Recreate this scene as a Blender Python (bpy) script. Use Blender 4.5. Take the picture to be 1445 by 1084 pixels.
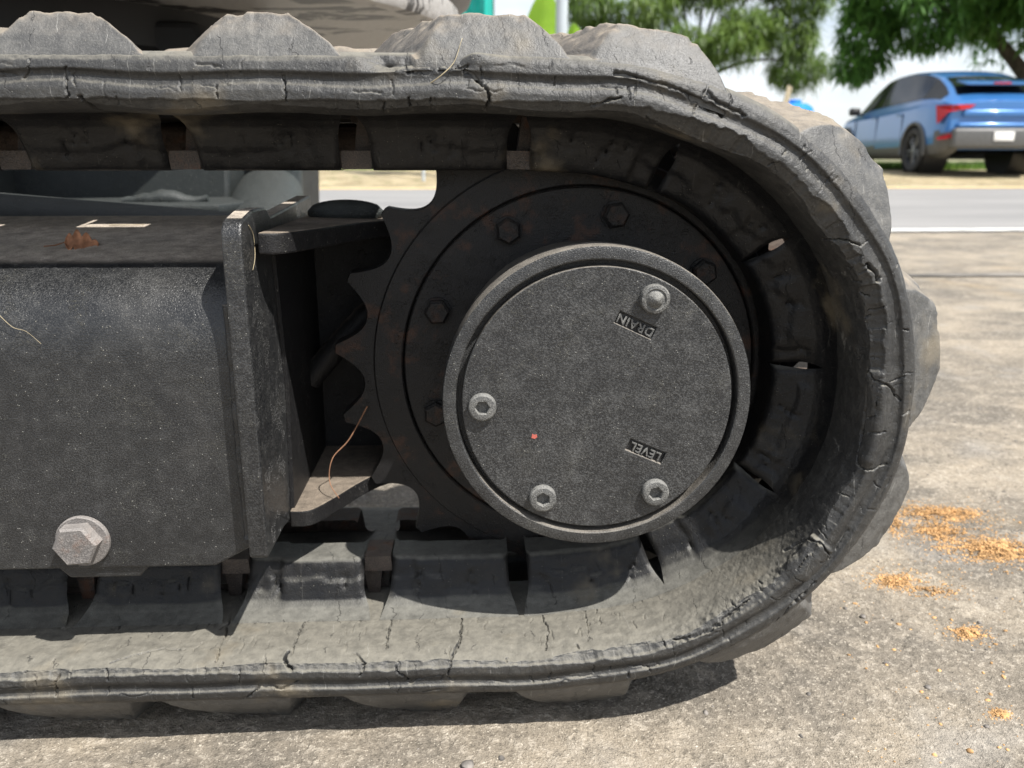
import bpy, bmesh, math, random
import numpy as np
from mathutils import Vector, Matrix, Quaternion

rad = math.radians
random.seed(7)
RNG = np.random.RandomState(11)
for o in list(bpy.data.objects):
    bpy.data.objects.remove(o, do_unlink=True)
scene = bpy.context.scene
COL = scene.collection

# ------------------------------------------------------------------ camera
GZ = 0.2500                      # height of the drive-sprocket axis above the ground
TILT, YAW = rad(15.217), rad(2.537)
CAM = Vector((-0.0819, -0.5393, 0.1601 + GZ))
fwd = Vector((math.sin(YAW) * math.cos(TILT), math.cos(YAW) * math.cos(TILT), -math.sin(TILT)))
rgt = Vector((math.cos(YAW), -math.sin(YAW), 0))
up = rgt.cross(fwd)
cam = bpy.data.cameras.new('camera')
cam.sensor_width = 36.0
cam.lens = 36.0 * 1180 / 1445
cam.clip_start, cam.clip_end = 0.02, 3000
cam.dof.use_dof = True
cam.dof.focus_distance = 0.53
cam.dof.aperture_fstop = 10.5
camo = bpy.data.objects.new('camera', cam)
COL.objects.link(camo)
m = Matrix((rgt, up, -fwd)).transposed().to_4x4()
m.translation = CAM
camo.matrix_world = m
scene.camera = camo

# ------------------------------------------------------------------ sky, sun, exposure
LIGHT = Vector((-0.50, 0.47, -1.0)).normalized()      # direction the sunlight travels
ELEV = math.asin(-LIGHT.z)
AZIM = math.atan2(-LIGHT.x, -LIGHT.y)
world = bpy.data.worlds.new('World')
scene.world = world
world.use_nodes = True
nt = world.node_tree
nt.nodes.clear()
wo = nt.nodes.new('ShaderNodeOutputWorld')
sky = nt.nodes.new('ShaderNodeTexSky')
sky.sky_type = 'NISHITA'
sky.sun_disc = False
sky.sun_elevation, sky.sun_rotation = ELEV, AZIM
sky.air_density, sky.dust_density, sky.ozone_density = 1.0, 1.2, 1.5
bg1 = nt.nodes.new('ShaderNodeBackground'); bg1.inputs[1].default_value = 0.10
bg2 = nt.nodes.new('ShaderNodeBackground')
bg2.inputs[0].default_value = (0.93, 0.96, 1.0, 1); bg2.inputs[1].default_value = 0.80
tc = nt.nodes.new('ShaderNodeTexCoord')
mp = nt.nodes.new('ShaderNodeMapping'); mp.inputs['Scale'].default_value = (1.0, 1.0, 3.2)
cn = nt.nodes.new('ShaderNodeTexNoise')
cn.inputs['Scale'].default_value = 2.3; cn.inputs['Detail'].default_value = 7; cn.inputs['Roughness'].default_value = 0.55
cr = nt.nodes.new('ShaderNodeValToRGB')
cr.color_ramp.elements[0].position = 0.40; cr.color_ramp.elements[0].color = (0.26, 0.26, 0.26, 1)
cr.color_ramp.elements[1].position = 0.62; cr.color_ramp.elements[1].color = (0.92, 0.92, 0.92, 1)
mx = nt.nodes.new('ShaderNodeMixShader')
L = nt.links.new
L(tc.outputs['Generated'], mp.inputs[0]); L(mp.outputs[0], cn.inputs[0]); L(cn.outputs[0], cr.inputs[0])
L(sky.outputs[0], bg1.inputs[0]); L(cr.outputs[0], mx.inputs[0]); L(bg1.outputs[0], mx.inputs[1]); L(bg2.outputs[0], mx.inputs[2])
L(mx.outputs[0], wo.inputs[0])

sun = bpy.data.lights.new('sun', 'SUN')
sun.energy = 5.0
sun.angle = rad(0.53)
sun.color = (1.0, 0.965, 0.91)
suno = bpy.data.objects.new('sun', sun)
suno.rotation_euler = LIGHT.to_track_quat('-Z', 'Y').to_euler()
suno.location = (2, -2, 6)
COL.objects.link(suno)
vs = scene.view_settings
vs.view_transform = 'Standard'; vs.look = 'None'; vs.exposure = 0.66; vs.gamma = 1.0
vs.use_curve_mapping = False
scene.cycles.max_bounces = 6
scene.cycles.diffuse_bounces = 3
scene.cycles.glossy_bounces = 3
scene.cycles.transmission_bounces = 3

# ------------------------------------------------------------------ material helpers
class NT:
    def __init__(self, name):
        self.m = bpy.data.materials.new(name); self.m.use_nodes = True
        self.t = self.m.node_tree; self.t.nodes.clear()
        self.out = self.n('ShaderNodeOutputMaterial'); self.b = self.n('ShaderNodeBsdfPrincipled')
        self.l(self.b.outputs[0], self.out.inputs[0])
        self.co = self.n('ShaderNodeTexCoord').outputs['Object']
    def n(self, t): return self.t.nodes.new(t)
    def l(self, a, b): self.t.links.new(a, b)
    def noise(self, sc, det=4, rough=0.55, vec=None, dist=0.0):
        n = self.n('ShaderNodeTexNoise'); n.inputs['Scale'].default_value = sc; n.inputs['Detail'].default_value = det
        n.inputs['Roughness'].default_value = rough; n.inputs['Distortion'].default_value = dist
        self.l(vec or self.co, n.inputs['Vector']); return n.outputs[0]
    def vor(self, sc, feat='F1', vec=None, out=0):
        n = self.n('ShaderNodeTexVoronoi'); n.feature = feat; n.inputs['Scale'].default_value = sc
        self.l(vec or self.co, n.inputs['Vector']); return n.outputs[out]
    def scale(self, v):
        n = self.n('ShaderNodeMapping'); n.inputs['Scale'].default_value = v; self.l(self.co, n.inputs[0]); return n.outputs[0]
    def ramp(self, f, a, b, lo=0.0, hi=1.0):
        n = self.n('ShaderNodeMapRange'); n.interpolation_type = 'SMOOTHSTEP'
        n.inputs[1].default_value = a; n.inputs[2].default_value = b; n.inputs[3].default_value = lo; n.inputs[4].default_value = hi
        self.l(f, n.inputs[0]); return n.outputs[0]
    def mix(self, f, a, b):
        n = self.n('ShaderNodeMix'); n.data_type = 'RGBA'
        for s, v in ((n.inputs[0], f), (n.inputs[6], a), (n.inputs[7], b)):
            if hasattr(v, 'links') or hasattr(v, 'is_linked'): self.l(v, s)
            elif isinstance(v, (int, float)): s.default_value = v
            else: s.default_value = (*v, 1)
        return n.outputs[2]
    def math(self, op, a, b=0.0):
        n = self.n('ShaderNodeMath'); n.operation = op
        for s, v in ((n.inputs[0], a), (n.inputs[1], b)):
            if isinstance(v, (int, float)): s.default_value = v
            else: self.l(v, s)
        return n.outputs[0]
    def up(self):
        g = self.n('ShaderNodeNewGeometry'); s = self.n('ShaderNodeSeparateXYZ'); self.l(g.outputs['Normal'], s.inputs[0]); return s.outputs[2]
    def col(self, c):
        if isinstance(c, tuple): self.b.inputs['Base Color'].default_value = (*c, 1)
        else: self.l(c, self.b.inputs['Base Color'])
    def rough(self, r):
        if isinstance(r, (int, float)): self.b.inputs['Roughness'].default_value = r
        else: self.l(r, self.b.inputs['Roughness'])
    def bump(self, h, dist, strength=1.0, prev=None):
        n = self.n('ShaderNodeBump'); n.inputs['Strength'].default_value = strength; n.inputs['Distance'].default_value = dist
        self.l(h, n.inputs['Height'])
        if prev is not None: self.l(prev, n.inputs['Normal'])
        self.l(n.outputs[0], self.b.inputs['Normal']); return n.outputs[0]

M = {}
def simple(name, c, rough=0.5, metal=0.0, var=0.25, sc=20, bump=0.0, spec=0.5):
    t = NT(name)
    n = t.noise(sc, 5)
    t.col(t.mix(t.ramp(n, .3, .7), tuple(x * (1 - var) for x in c), tuple(min(1, x * (1 + var)) for x in c)))
    t.rough(rough); t.b.inputs['Metallic'].default_value = metal
    t.b.inputs['Specular IOR Level'].default_value = spec
    if bump: t.bump(t.noise(sc * 6, 6), bump)
    M[name] = t.m; return t.m

def painted(name, base, dust, amount, updust, rough=0.5, speck=1.0, rust=0.0, updust_col=None, u0=.15, stains=0.0, spec=.5):
    """dark paint on steel, powdered with dust; more of it lies on surfaces that face up"""
    t = NT(name)
    fine = t.noise(1000, 1, 0.8)
    big = t.noise(14, 4, 0.6)
    mid = t.noise(95, 4, 0.65)
    f = t.math('MULTIPLY', t.ramp(big, .25, .75, .45, 1.0), t.ramp(fine, .36, .78))
    f = t.math('MULTIPLY', f, amount)
    f = t.math('ADD', t.math('MULTIPLY', f, .85), t.math('MULTIPLY', t.ramp(mid, .40, .8), amount * .34))
    u = t.math('MULTIPLY', t.ramp(t.up(), u0, min(.995, u0 + .35)), t.math('MULTIPLY', t.ramp(mid, .2, .75, .45, 1.0), updust))
    u = t.math('MULTIPLY', u, t.ramp(fine, .25, .6, .55, 1.0))
    c = t.mix(f, base, dust)
    c = t.mix(u, c, updust_col or dust)
    f = t.math('MAXIMUM', f, u)
    if stains:
        sv = t.noise(1.0, 4, .6, t.scale((30, 30, 7)), .8)
        c = t.mix(t.math('MULTIPLY', t.ramp(sv, .54, .74), stains), c, (.012, .012, .012))
        c = t.mix(t.math('MULTIPLY', t.ramp(t.noise(9, 5, .62), .55, .78), stains), c, (.20, .19, .17))
    if rust:
        c = t.mix(t.math('MULTIPLY', t.ramp(t.noise(45, 4, .65), .54, .70), rust), c, (.16, .065, .03))
    # pale flecks of dried mud and grit
    v = t.vor(360)
    dots = t.math('MULTIPLY', t.ramp(v, .05, .22, 1.0, 0.0), t.ramp(t.noise(190, 2), .53, .62))
    c = t.mix(t.math('MULTIPLY', dots, min(1.0, .60 * speck)), c, (.40, .39, .34))
    st = t.noise(85, 2, .5, t.scale((1.0, 1.0, 2.0)), 3.5)
    scr = t.math('MULTIPLY', t.ramp(t.math('ABSOLUTE', t.math('SUBTRACT', st, .5)), 0.0, .012, 1.0, 0.0), t.ramp(t.noise(38, 2), .55, .62))
    c = t.mix(t.math('MULTIPLY', scr, .6 * speck), c, (.34, .33, .28))
    t.col(c); t.rough(t.ramp(f, 0, .8, rough, .95)); t.b.inputs['Specular IOR Level'].default_value = spec
    h = t.math('ADD', t.math('MULTIPLY', fine, .5), t.math('ADD', t.math('MULTIPLY', mid, .6), t.math('MULTIPLY', t.math('MAXIMUM', dots, scr), .8)))
    t.bump(h, .0010, .85)
    M[name] = t.m; return t.m

def rubber(name, base, dust, amount, updust=0.3, rough=.75, lines=1.0, updust_col=None, spec=.5):
    t = NT(name)
    fine = t.noise(800, 2, .8); big = t.noise(20, 4, .6); mid = t.noise(120, 4, .7)
    f = t.math('MULTIPLY', t.ramp(big, .3, .7, .30, 1.0), t.ramp(mid, .3, .72, .25, 1.0))
    f = t.math('MULTIPLY', f, amount)
    f = t.math('ADD', f, t.math('MULTIPLY', t.ramp(fine, .50, .72), .35 * amount + .06))
    c = t.mix(f, base, dust)
    u = t.math('MULTIPLY', t.ramp(t.up(), .45, .95), t.math('MULTIPLY', t.ramp(mid, .2, .8, .5, 1.0), updust))
    c = t.mix(u, c, updust_col or dust); f = t.math('MAXIMUM', f, u)
    v = t.vor(380)
    dots = t.math('MULTIPLY', t.ramp(v, .03, .17, 1.0, 0.0), t.ramp(t.noise(180, 2), .54, .62))
    c = t.mix(t.math('MULTIPLY', dots, .6), c, (.38, .36, .30))
    ochre = t.math('MULTIPLY', t.ramp(t.noise(14, 4, .6), .56, .74), .55)
    c = t.mix(ochre, c, (.21, .175, .12))
    # pale scuffs and dark age cracks running across the edge
    sp = t.n('ShaderNodeSeparateXYZ'); t.l(t.co, sp.inputs[0])
    wob = t.noise(38, 3, .6)
    w1 = t.math('SINE', t.math('ADD', t.math('MULTIPLY', sp.outputs[0], 430.0), t.math('MULTIPLY', wob, 4.0)))
    scr = t.math('MULTIPLY', t.ramp(w1, .992, 1.0), t.ramp(t.noise(60, 3, .7), .50, .66))
    c = t.mix(t.math('MULTIPLY', scr, .26 * lines), c, (.40, .39, .36))
    w2 = t.math('SINE', t.math('ADD', t.math('MULTIPLY', t.math('ADD', sp.outputs[0], t.math('MULTIPLY', sp.outputs[2], .25)), 300.0), t.math('MULTIPLY', t.noise(55, 4, .65), 6.0)))
    hair = t.math('MULTIPLY', t.ramp(w2, .992, 1.0), t.ramp(t.noise(50, 2), .52, .62))
    c = t.mix(t.math('MULTIPLY', hair, .55), c, (.02, .02, .02))
    t.col(c); t.rough(t.ramp(f, 0, 1, rough, min(1, rough + .3))); t.b.inputs['Specular IOR Level'].default_value = spec
    h = t.math('ADD', t.math('MULTIPLY', fine, .5), t.math('ADD', mid, t.math('SUBTRACT', t.math('MULTIPLY', dots, .5), hair)))
    t.bump(h, .0009, .8)
    M[name] = t.m; return t.m

painted('black_paint', (.0135, .014, .015), (.150, .150, .146), .56, .75, .36, .9, 0.0, (.28, .25, .21), .35, .10)
painted('box_paint', (.0105, .0112, .0125), (.135, .134, .130), .46, 1.0, .30, .9, 0.0, (.58, .50, .41), .95, .12)
painted('recess_paint', (.010, .010, .011), (.10, .10, .10), .25, .2, .5, .3)
painted('dark_steel', (.009, .0088, .0095), (.055, .050, .045), .32, .4, .42, .4, .25, spec=.3)
painted('bolt_steel', (.12, .112, .108), (.30, .275, .255), .8, .6, .5, .6, .4)
painted('screw_steel', (.06, .061, .061), (.27, .265, .245), .85, .6, .45, .8)
painted('rusty_steel', (.026, .020, .017), (.20, .155, .125), .7, .7, .5, .5, .6)
painted('frame_green', (.022, .026, .026), (.085, .09, .085), .3, .3, .45, .5, spec=.35)
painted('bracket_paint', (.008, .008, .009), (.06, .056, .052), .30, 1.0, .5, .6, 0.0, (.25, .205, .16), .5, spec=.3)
rubber('belt_rubber', (.0165, .0167, .0172), (.135, .131, .120), .32, 1.0, .50, 1.0, (.195, .182, .150))
rubber('lug_rubber', (.040, .0405, .041), (.165, .160, .148), .75, .9, .45, 1.8, (.29, .24, .18))
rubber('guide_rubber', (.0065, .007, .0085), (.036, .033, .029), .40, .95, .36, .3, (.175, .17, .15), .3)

# ------------------------------------------------------------------ mesh helpers
def mesh_np(name, V, Q, mat, parent=None, smooth=True, angle=None):
    """V (n,3) array; Q (m,k) array of quads or triangles, or a list of faces"""
    me = bpy.data.meshes.new(name)
    V = np.asarray(V, np.float32)
    if isinstance(Q, np.ndarray):
        k = Q.shape[1]
        me.vertices.add(len(V)); me.vertices.foreach_set('co', V.ravel())
        me.loops.add(Q.size); me.loops.foreach_set('vertex_index', Q.astype(np.int32).ravel())
        me.polygons.add(len(Q)); me.polygons.foreach_set('loop_start', np.arange(0, Q.size, k, dtype=np.int32))
        me.update(calc_edges=True); me.validate()
    else:
        me.from_pydata([tuple(map(float, v)) for v in V], [], [list(map(int, f)) for f in Q]); me.update()
    return finish(name, me, mat, parent, smooth, angle)

def finish(name, me, mat, parent=None, smooth=True, angle=None):
    if mat is not None: me.materials.append(M[mat] if isinstance(mat, str) else mat)
    if smooth: me.polygons.foreach_set('use_smooth', [True] * len(me.polygons))
    if smooth and angle is not None: me.set_sharp_from_angle(angle=rad(angle))
    o = bpy.data.objects.new(name, me); COL.objects.link(o)
    if parent is not None: o.parent = parent
    return o

def bm_obj(name, bm, mat, parent=None, smooth=True, angle=35):
    bmesh.ops.recalc_face_normals(bm, faces=bm.faces[:])
    me = bpy.data.meshes.new(name); bm.to_mesh(me); bm.free()
    return finish(name, me, mat, parent, smooth, angle)

def share(o, parent, matrix=None, name=None):
    c = o.copy(); COL.objects.link(c); c.parent = parent
    if matrix is not None: c.matrix_local = matrix
    return c

def grid_faces(nu, nv, wrap_v=False, wrap_u=False):
    iu = np.arange(nu if wrap_u else nu - 1); iv = np.arange(nv if wrap_v else nv - 1)
    U, Vv = np.meshgrid(iu, iv, indexing='ij')
    a = U * nv + Vv; b = ((U + 1) % nu) * nv + Vv; c = ((U + 1) % nu) * nv + (Vv + 1) % nv; d = U * nv + (Vv + 1) % nv
    return np.stack([a, b, c, d], -1).reshape(-1, 4)

def add_box(bm, c, s, bev=0.0, rot=None, seg=2):
    r = bmesh.ops.create_cube(bm, size=1.0)
    vs_ = r['verts']
    for v in vs_: v.co = Vector((v.co.x * s[0], v.co.y * s[1], v.co.z * s[2]))
    if bev:
        es = list({e for v in vs_ for e in v.link_edges})
        r2 = bmesh.ops.bevel(bm, geom=es, offset=bev, segments=seg, affect='EDGES', profile=.5)
        vs_ = list({v for f in r2['faces'] for v in f.verts} | {v for v in vs_ if v.is_valid})
    for v in vs_:
        p = v.co.copy()
        if rot is not None: p = rot @ p
        v.co = p + Vector(c)
    return vs_

def prism(name, pts, axis, a, b, mat, parent, bev=0.0015, seg=2, smooth=True):
    """closed outline pts (p,q) extruded along axis from a to b; axis 'x': (y,z), 'y': (x,z), 'z': (x,y)"""
    bm = bmesh.new()
    def P(p, q, w): return {'x': (w, p, q), 'y': (p, w, q), 'z': (p, q, w)}[axis]
    A = [bm.verts.new(P(p, q, a)) for p, q in pts]; B = [bm.verts.new(P(p, q, b)) for p, q in pts]
    n = len(pts)
    bm.faces.new(A); bm.faces.new(B[::-1])
    for i in range(n): bm.faces.new((A[i], B[i], B[(i + 1) % n], A[(i + 1) % n]))
    if bev:
        bm.normal_update()
        es = [e for e in bm.edges if len(e.link_faces) == 2 and e.calc_face_angle(0) > .5]
        bmesh.ops.bevel(bm, geom=es, offset=bev, segments=seg, affect='EDGES', profile=.5)
    return bm_obj(name, bm, mat, parent, smooth, 20)

def lathe(name, prof, mat, parent, n=96, axis='y', c=(0, 0, 0), angle=35):
    """prof: list of (r, h)"""
    th = np.linspace(0, 2 * np.pi, n, endpoint=False)
    r = np.array([p[0] for p in prof])[None]; h = np.array([p[1] for p in prof])[None]
    C, S = np.cos(th)[:, None], np.sin(th)[:, None]
    if axis == 'y': V = np.stack([r * C, h + 0 * C, r * S], -1)
    else: V = np.stack([r * C, r * S, h + 0 * C], -1)
    V = V.reshape(-1, 3) + np.array(c)
    Q = grid_faces(n, len(prof), wrap_u=True)
    bm = bmesh.new()
    vv = [bm.verts.new(v) for v in V]
    for f in Q:
        try: bm.faces.new([vv[i] for i in f])
        except ValueError: pass
    bmesh.ops.remove_doubles(bm, verts=bm.verts[:], dist=1e-6)
    return bm_obj(name, bm, mat, parent, True, angle)

def tube_arr(P, R, n=8):
    """swept tube through points P with radii R -> V, Q"""
    P = np.asarray(P, float); R = np.broadcast_to(np.asarray(R, float), (len(P),))
    T = np.gradient(P, axis=0); T /= np.linalg.norm(T, axis=1)[:, None] + 1e-12
    ref = np.array([0, 0, 1.0]) if abs(T[0, 2]) < .9 else np.array([1.0, 0, 0])
    V = []
    for p, t, r in zip(P, T, R):
        a = np.cross(t, ref); a /= np.linalg.norm(a) + 1e-12; b = np.cross(t, a)
        th = np.arange(n) * 2 * np.pi / n
        V.append(p + r * (np.cos(th)[:, None] * a + np.sin(th)[:, None] * b))
    V = np.concatenate(V)
    Q = [list(f) for f in grid_faces(len(P), n, wrap_v=True)]
    Q.append(list(range(n))[::-1]); Q.append([len(V) - n + i for i in range(n)])
    return V, Q

def tube(name, P, R, mat, parent=None, n=8):
    V, Q = tube_arr(P, R, n); return mesh_np(name, V, Q, mat, parent, True, 50)

def empty(name, loc=(0, 0, 0), rz=0.0):
    o = bpy.data.objects.new(name, None); o.location = loc; o.rotation_euler = (0, 0, rz); o.empty_display_size = .1
    COL.objects.link(o); return o

def tag(o, label, cat, group=None, kind=None):
    if label: o['label'] = label
    if cat: o['category'] = cat
    if group: o['group'] = group
    if kind: o['kind'] = kind
    return o

# value noise on arrays
def _hash(ix, iy, seed):
    h = (ix.astype(np.int64) * 374761393 + iy.astype(np.int64) * 668265263 + seed * 1442695041) & 0xffffffff
    h = ((h ^ (h >> 13)) * 1274126177) & 0xffffffff
    return ((h ^ (h >> 16)) & 0xffffff) / float(0xffffff)
def vnoise(x, y, seed=0):
    x = np.asarray(x, float); y = np.asarray(y, float) + 0 * x; x = x + 0 * y
    ix, iy = np.floor(x), np.floor(y); fx, fy = x - ix, y - iy
    fx = fx * fx * (3 - 2 * fx); fy = fy * fy * (3 - 2 * fy)
    a, b = _hash(ix, iy, seed), _hash(ix + 1, iy, seed); c, d = _hash(ix, iy + 1, seed), _hash(ix + 1, iy + 1, seed)
    return (a + (b - a) * fx) * (1 - fy) + (c + (d - c) * fx) * fy
def fbm(x, y, oct=4, seed=0, gain=.5):
    t, a, s = 0, 1.0, 0
    for k in range(oct):
        t = t + a * (vnoise(np.asarray(x) * 2 ** k, np.asarray(y) * 2 ** k, seed + k * 17) - .5); s += a; a *= gain
    return t / s * 2
def sstep(x, a, b):
    t = np.clip((np.asarray(x, float) - a) / (b - a), 0, 1); return t * t * (3 - 2 * t)

# ================================================================== GROUND, ROAD, VERGE
def cam_point(px, depth, py=None, z=None):
    """a spot `depth` metres in front of the viewer's stand and the matching metres to the side"""
    lat = px * depth
    p = CAM + Vector((math.sin(YAW), math.cos(YAW), 0)) * depth + Vector((math.cos(YAW), -math.sin(YAW), 0)) * lat
    return Vector((p.x, p.y, 0 if z is None else z))

def ground_z(x, y):
    """lie of the land: level yard and road, then a low bank"""
    d = y - CAM.y
    return .168 * np.clip((d - 11.9) / 2.1, 0, 1) ** .9

# yard
t = NT('yard_concrete')
a = t.noise(3.2, 5, .62); b = t.noise(22, 5, .65); c = t.noise(160, 3, .7); e = t.noise(800, 2, .7)
stre = t.noise(9, 4, .6, t.scale((.35, 1.0, 1.0)), 1.2)
c1 = t.mix(t.ramp(a, .35, .66), (0.160, 0.142, 0.118), (0.353, 0.300, 0.230))
c1 = t.mix(t.math('MULTIPLY', t.ramp(stre, .5, .68), .60), c1, (0.114, 0.105, 0.090))
c1 = t.mix(t.math('MULTIPLY', t.ramp(b, .5, .72), .62), c1, (0.439, 0.380, 0.301))
c1 = t.mix(t.math('MULTIPLY', t.ramp(c, .53, .68), .52), c1, (0.530, 0.471, 0.389))
c1 = t.mix(t.math('MULTIPLY', t.ramp(c, .46, .32), .52), c1, (0.067, 0.061, 0.049))
c1 = t.mix(t.math('MULTIPLY', t.ramp(e, .54, .66), .50), c1, (0.088, 0.075, 0.062))
c1 = t.mix(t.math('MULTIPLY', t.ramp(t.noise(2.1, 4), .58, .74), .45), c1, (0.320, 0.235, 0.131))
c1 = t.mix(t.math('MULTIPLY', t.ramp(t.noise(420, 2, .7), .60, .70), .6), c1, (0.694, 0.624, 0.514))
c1 = t.mix(t.math('MULTIPLY', t.ramp(t.noise(5.5, 4, .6), .55, .72), .35), c1, (0.224, 0.224, 0.221))
t.col(c1); t.rough(.93); t.b.inputs['Specular IOR Level'].default_value = .2
h = t.math('ADD', t.math('MULTIPLY', b, 1.0), t.math('ADD', t.math('MULTIPLY', c, .5), t.math('MULTIPLY', e, .22)))
t.bump(h, .0072, .9)
M['yard_concrete'] = t.m

t = NT('grass_soil')
a = t.noise(.8, 6, .6); b = t.noise(14, 6, .7)
c1 = t.mix(t.ramp(a, .4, .6), (.30, .26, .17), (.10, .14, .045))
c1 = t.mix(t.math('MULTIPLY', t.ramp(b, .45, .7), .6), c1, (.36, .32, .2))
t.col(c1); t.rough(.95); t.bump(b, .05); M['grass_soil'] = t.m

t = NT('asphalt')
a = t.noise(1.2, 6, .6, t.scale((.25, 1, 1))); b = t.noise(120, 4, .7)
c1 = t.mix(t.ramp(a, .3, .7), (.20, .195, .19), (.275, .265, .255))
c1 = t.mix(t.math('MULTIPLY', t.ramp(b, .5, .7), .4), c1, (.30, .29, .28))
t.col(c1); t.rough(.8); t.bump(b, .004); M['asphalt'] = t.m
simple('joint_tar', (.165, .15, .13), .9, var=.5, sc=3)
t = NT('white_line')
c1 = t.mix(t.ramp(t.noise(7, 6, .7), .48, .66), (.70, .69, .65), (.36, .345, .325)); t.col(c1); t.rough(.7); M['white_line'] = t.m
simple('yellow_line', (.72, .50, .20), .7, var=.15, sc=6)
t = NT('bank_soil')
a = t.noise(3, 7, .65); b = t.noise(25, 5, .7)
c1 = t.mix(t.ramp(a, .35, .65), (.50, .41, .25), (.30, .235, .13))
c1 = t.mix(t.math('MULTIPLY', t.ramp(b, .5, .68), .5), c1, (.62, .55, .40))
c1 = t.mix(t.math('MULTIPLY', t.ramp(t.noise(5, 5), .56, .66), .7), c1, (.15, .17, .06))
t.col(c1); t.rough(.95); t.bump(b, .05); M['bank_soil'] = t.m

def sheet(name, x0, x1, y0, y1, nx, ny, zf, mat, kind='structure'):
    X, Y = np.meshgrid(np.linspace(x0, x1, nx), np.linspace(y0, y1, ny), indexing='ij')
    V = np.stack([X, Y, zf(X, Y)], -1).reshape(-1, 3)
    o = mesh_np(name, V, grid_faces(nx, ny), mat); o['kind'] = kind; return o

NX0, NX1, NY0, NY1 = -1.0, 1.3, -.42, 1.9
def yard_z(X, Y):
    edge = np.minimum(np.minimum(X - NX0, NX1 - X), np.minimum(Y - NY0, NY1 - Y))
    k = sstep(edge, 0, .12)
    z = .0035 * fbm(X * 6, Y * 9, 4, 3) + .0016 * fbm(X * 40, Y * 55, 4, 9) + .0009 * fbm(X * 170, Y * 170, 3, 5)
    return -.0035 + k * z
# the near yard is finely uneven; the wide yard surrounds it
near = sheet('yard_ground', NX0, NX1, NY0, NY1, 520, 520, yard_z, 'yard_concrete')
RY0, RY1 = CAM.y + 4.66, CAM.y + 11.9
bm = bmesh.new()
def ringquad(x0, x1, y0, y1, z):
    bm.faces.new([bm.verts.new((x0, y0, z)), bm.verts.new((x1, y0, z)), bm.verts.new((x1, y1, z)), bm.verts.new((x0, y1, z))])
zz = -.0035
ringquad(-60, NX0, -30, RY0 + .05, zz); ringquad(NX1, 60, -30, RY0 + .05, zz)
ringquad(NX0, NX1, -30, NY0, zz); ringquad(NX0, NX1, NY1, RY0 + .05, zz)
bmesh.ops.remove_doubles(bm, verts=bm.verts[:], dist=1e-5)
o = bm_obj('yard', bm, 'yard_concrete'); o['kind'] = 'structure'
o = sheet('ground', -900, 900, CAM.y + 15.5, 1500, 60, 300, lambda X, Y: 0 * X + .150, 'grass_soil')
o = sheet('road', -120, 120, RY0, RY1, 40, 6, lambda X, Y: 0 * X, 'asphalt')
o = sheet('road_edge_line', -120, 120, RY0 + .02, RY0 + .17, 40, 2, lambda X, Y: 0 * X + .005, 'white_line')
o = sheet('road_far_line', -120, 120, RY1 - .74, RY1 - .26, 40, 2, lambda X, Y: 0 * X + .005, 'yellow_line')
o = sheet('verge', -40, 40, RY1 - .02, CAM.y + 16.2, 700, 60,
          lambda X, Y: ground_z(X, Y) + .006 + .022 * sstep(Y, RY1, RY1 + .3) * (1 - sstep(Y, RY1 + 1.5, RY1 + 2.6)) * fbm(X * 1.7, Y * 3, 4, 2), 'bank_soil')
o = sheet('yard_joint', -30, 40, CAM.y + 2.89, CAM.y + 2.96, 400, 2, lambda X, Y: 0 * X + .001 , 'joint_tar')

# ================================================================== THE TRACKED MACHINE
EXC = empty('excavator', (0, .117, 0))
tag(EXC, 'black tracked excavator whose worn rubber track and drive hub fill the picture', 'excavator')
EXC_OFF = Vector((0, -.117, GZ))          # hub-axis coordinates -> the machine's own
def adopt(o):
    """parts are modelled in hub-axis coordinates (origin on the hub's front face)"""
    o.parent = EXC; o.location = EXC_OFF; return o

# --- PATH-BEGIN : line of the belt's outer edge, seen from the side
TOPZ, BOTZ, XL = .2175, -.2125, -1.12
def build_path():
    pts = [(x, TOPZ) for x in np.arange(XL, -.035, .01)]
    ang = [90, 82, 76, 66, 54, 41, 28, 10, -1, -14, -26, -39, -50, -64, -73, -85, -92]
    rr = [.2155, .2123, .2107, .2113, .2108, .2103, .2112, .2098, .2096, .2106, .2088, .2072, .2072, .2055, .2066, .2077, .2095]
    aa = np.arange(92, -95, -1.5)
    r = np.interp(-aa, -np.array(ang, float), rr)
    pts += [(q * math.cos(rad(w)), q * math.sin(rad(w))) for w, q in zip(aa, r)]
    pts += [(x, BOTZ) for x in np.arange(-.035, XL, -.01)]
    zc, rl = (TOPZ + BOTZ) / 2, (TOPZ - BOTZ) / 2
    pts += [(XL + rl * math.cos(rad(w)), zc + rl * math.sin(rad(w))) for w in np.arange(-90, -270, -3)]
    P = np.array(pts)
    def resample(P, n):
        Q = np.vstack([P, P[:1]]); d = np.r_[0, np.cumsum(np.linalg.norm(np.diff(Q, axis=0), axis=1))]
        u = np.linspace(0, d[-1], n, endpoint=False)
        return np.stack([np.interp(u, d, Q[:, 0]), np.interp(u, d, Q[:, 1])], -1), d[-1]
    P, _ = resample(P, 3600)
    k = np.exp(-.5 * (np.arange(-36, 37) / 12.0) ** 2); k /= k.sum()
    for c in (0, 1):
        P[:, c] = np.convolve(np.r_[P[-36:, c], P[:, c], P[:36, c]], k, 'valid')
    P, Lt = resample(P, 3600)
    i0 = np.argmin(np.abs(P[:, 0]) + 10 * (P[:, 1] < 0))
    P = np.roll(P, -i0, 0)                       # s = 0 at the top above the hub, growing towards the right
    T = np.roll(P, -1, 0) - np.roll(P, 1, 0); T /= np.linalg.norm(T, axis=1)[:, None]
    N = np.stack([-T[:, 1], T[:, 0]], -1)        # outward
    return P, N, Lt
PTH, PNR, PLEN = build_path()
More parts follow.
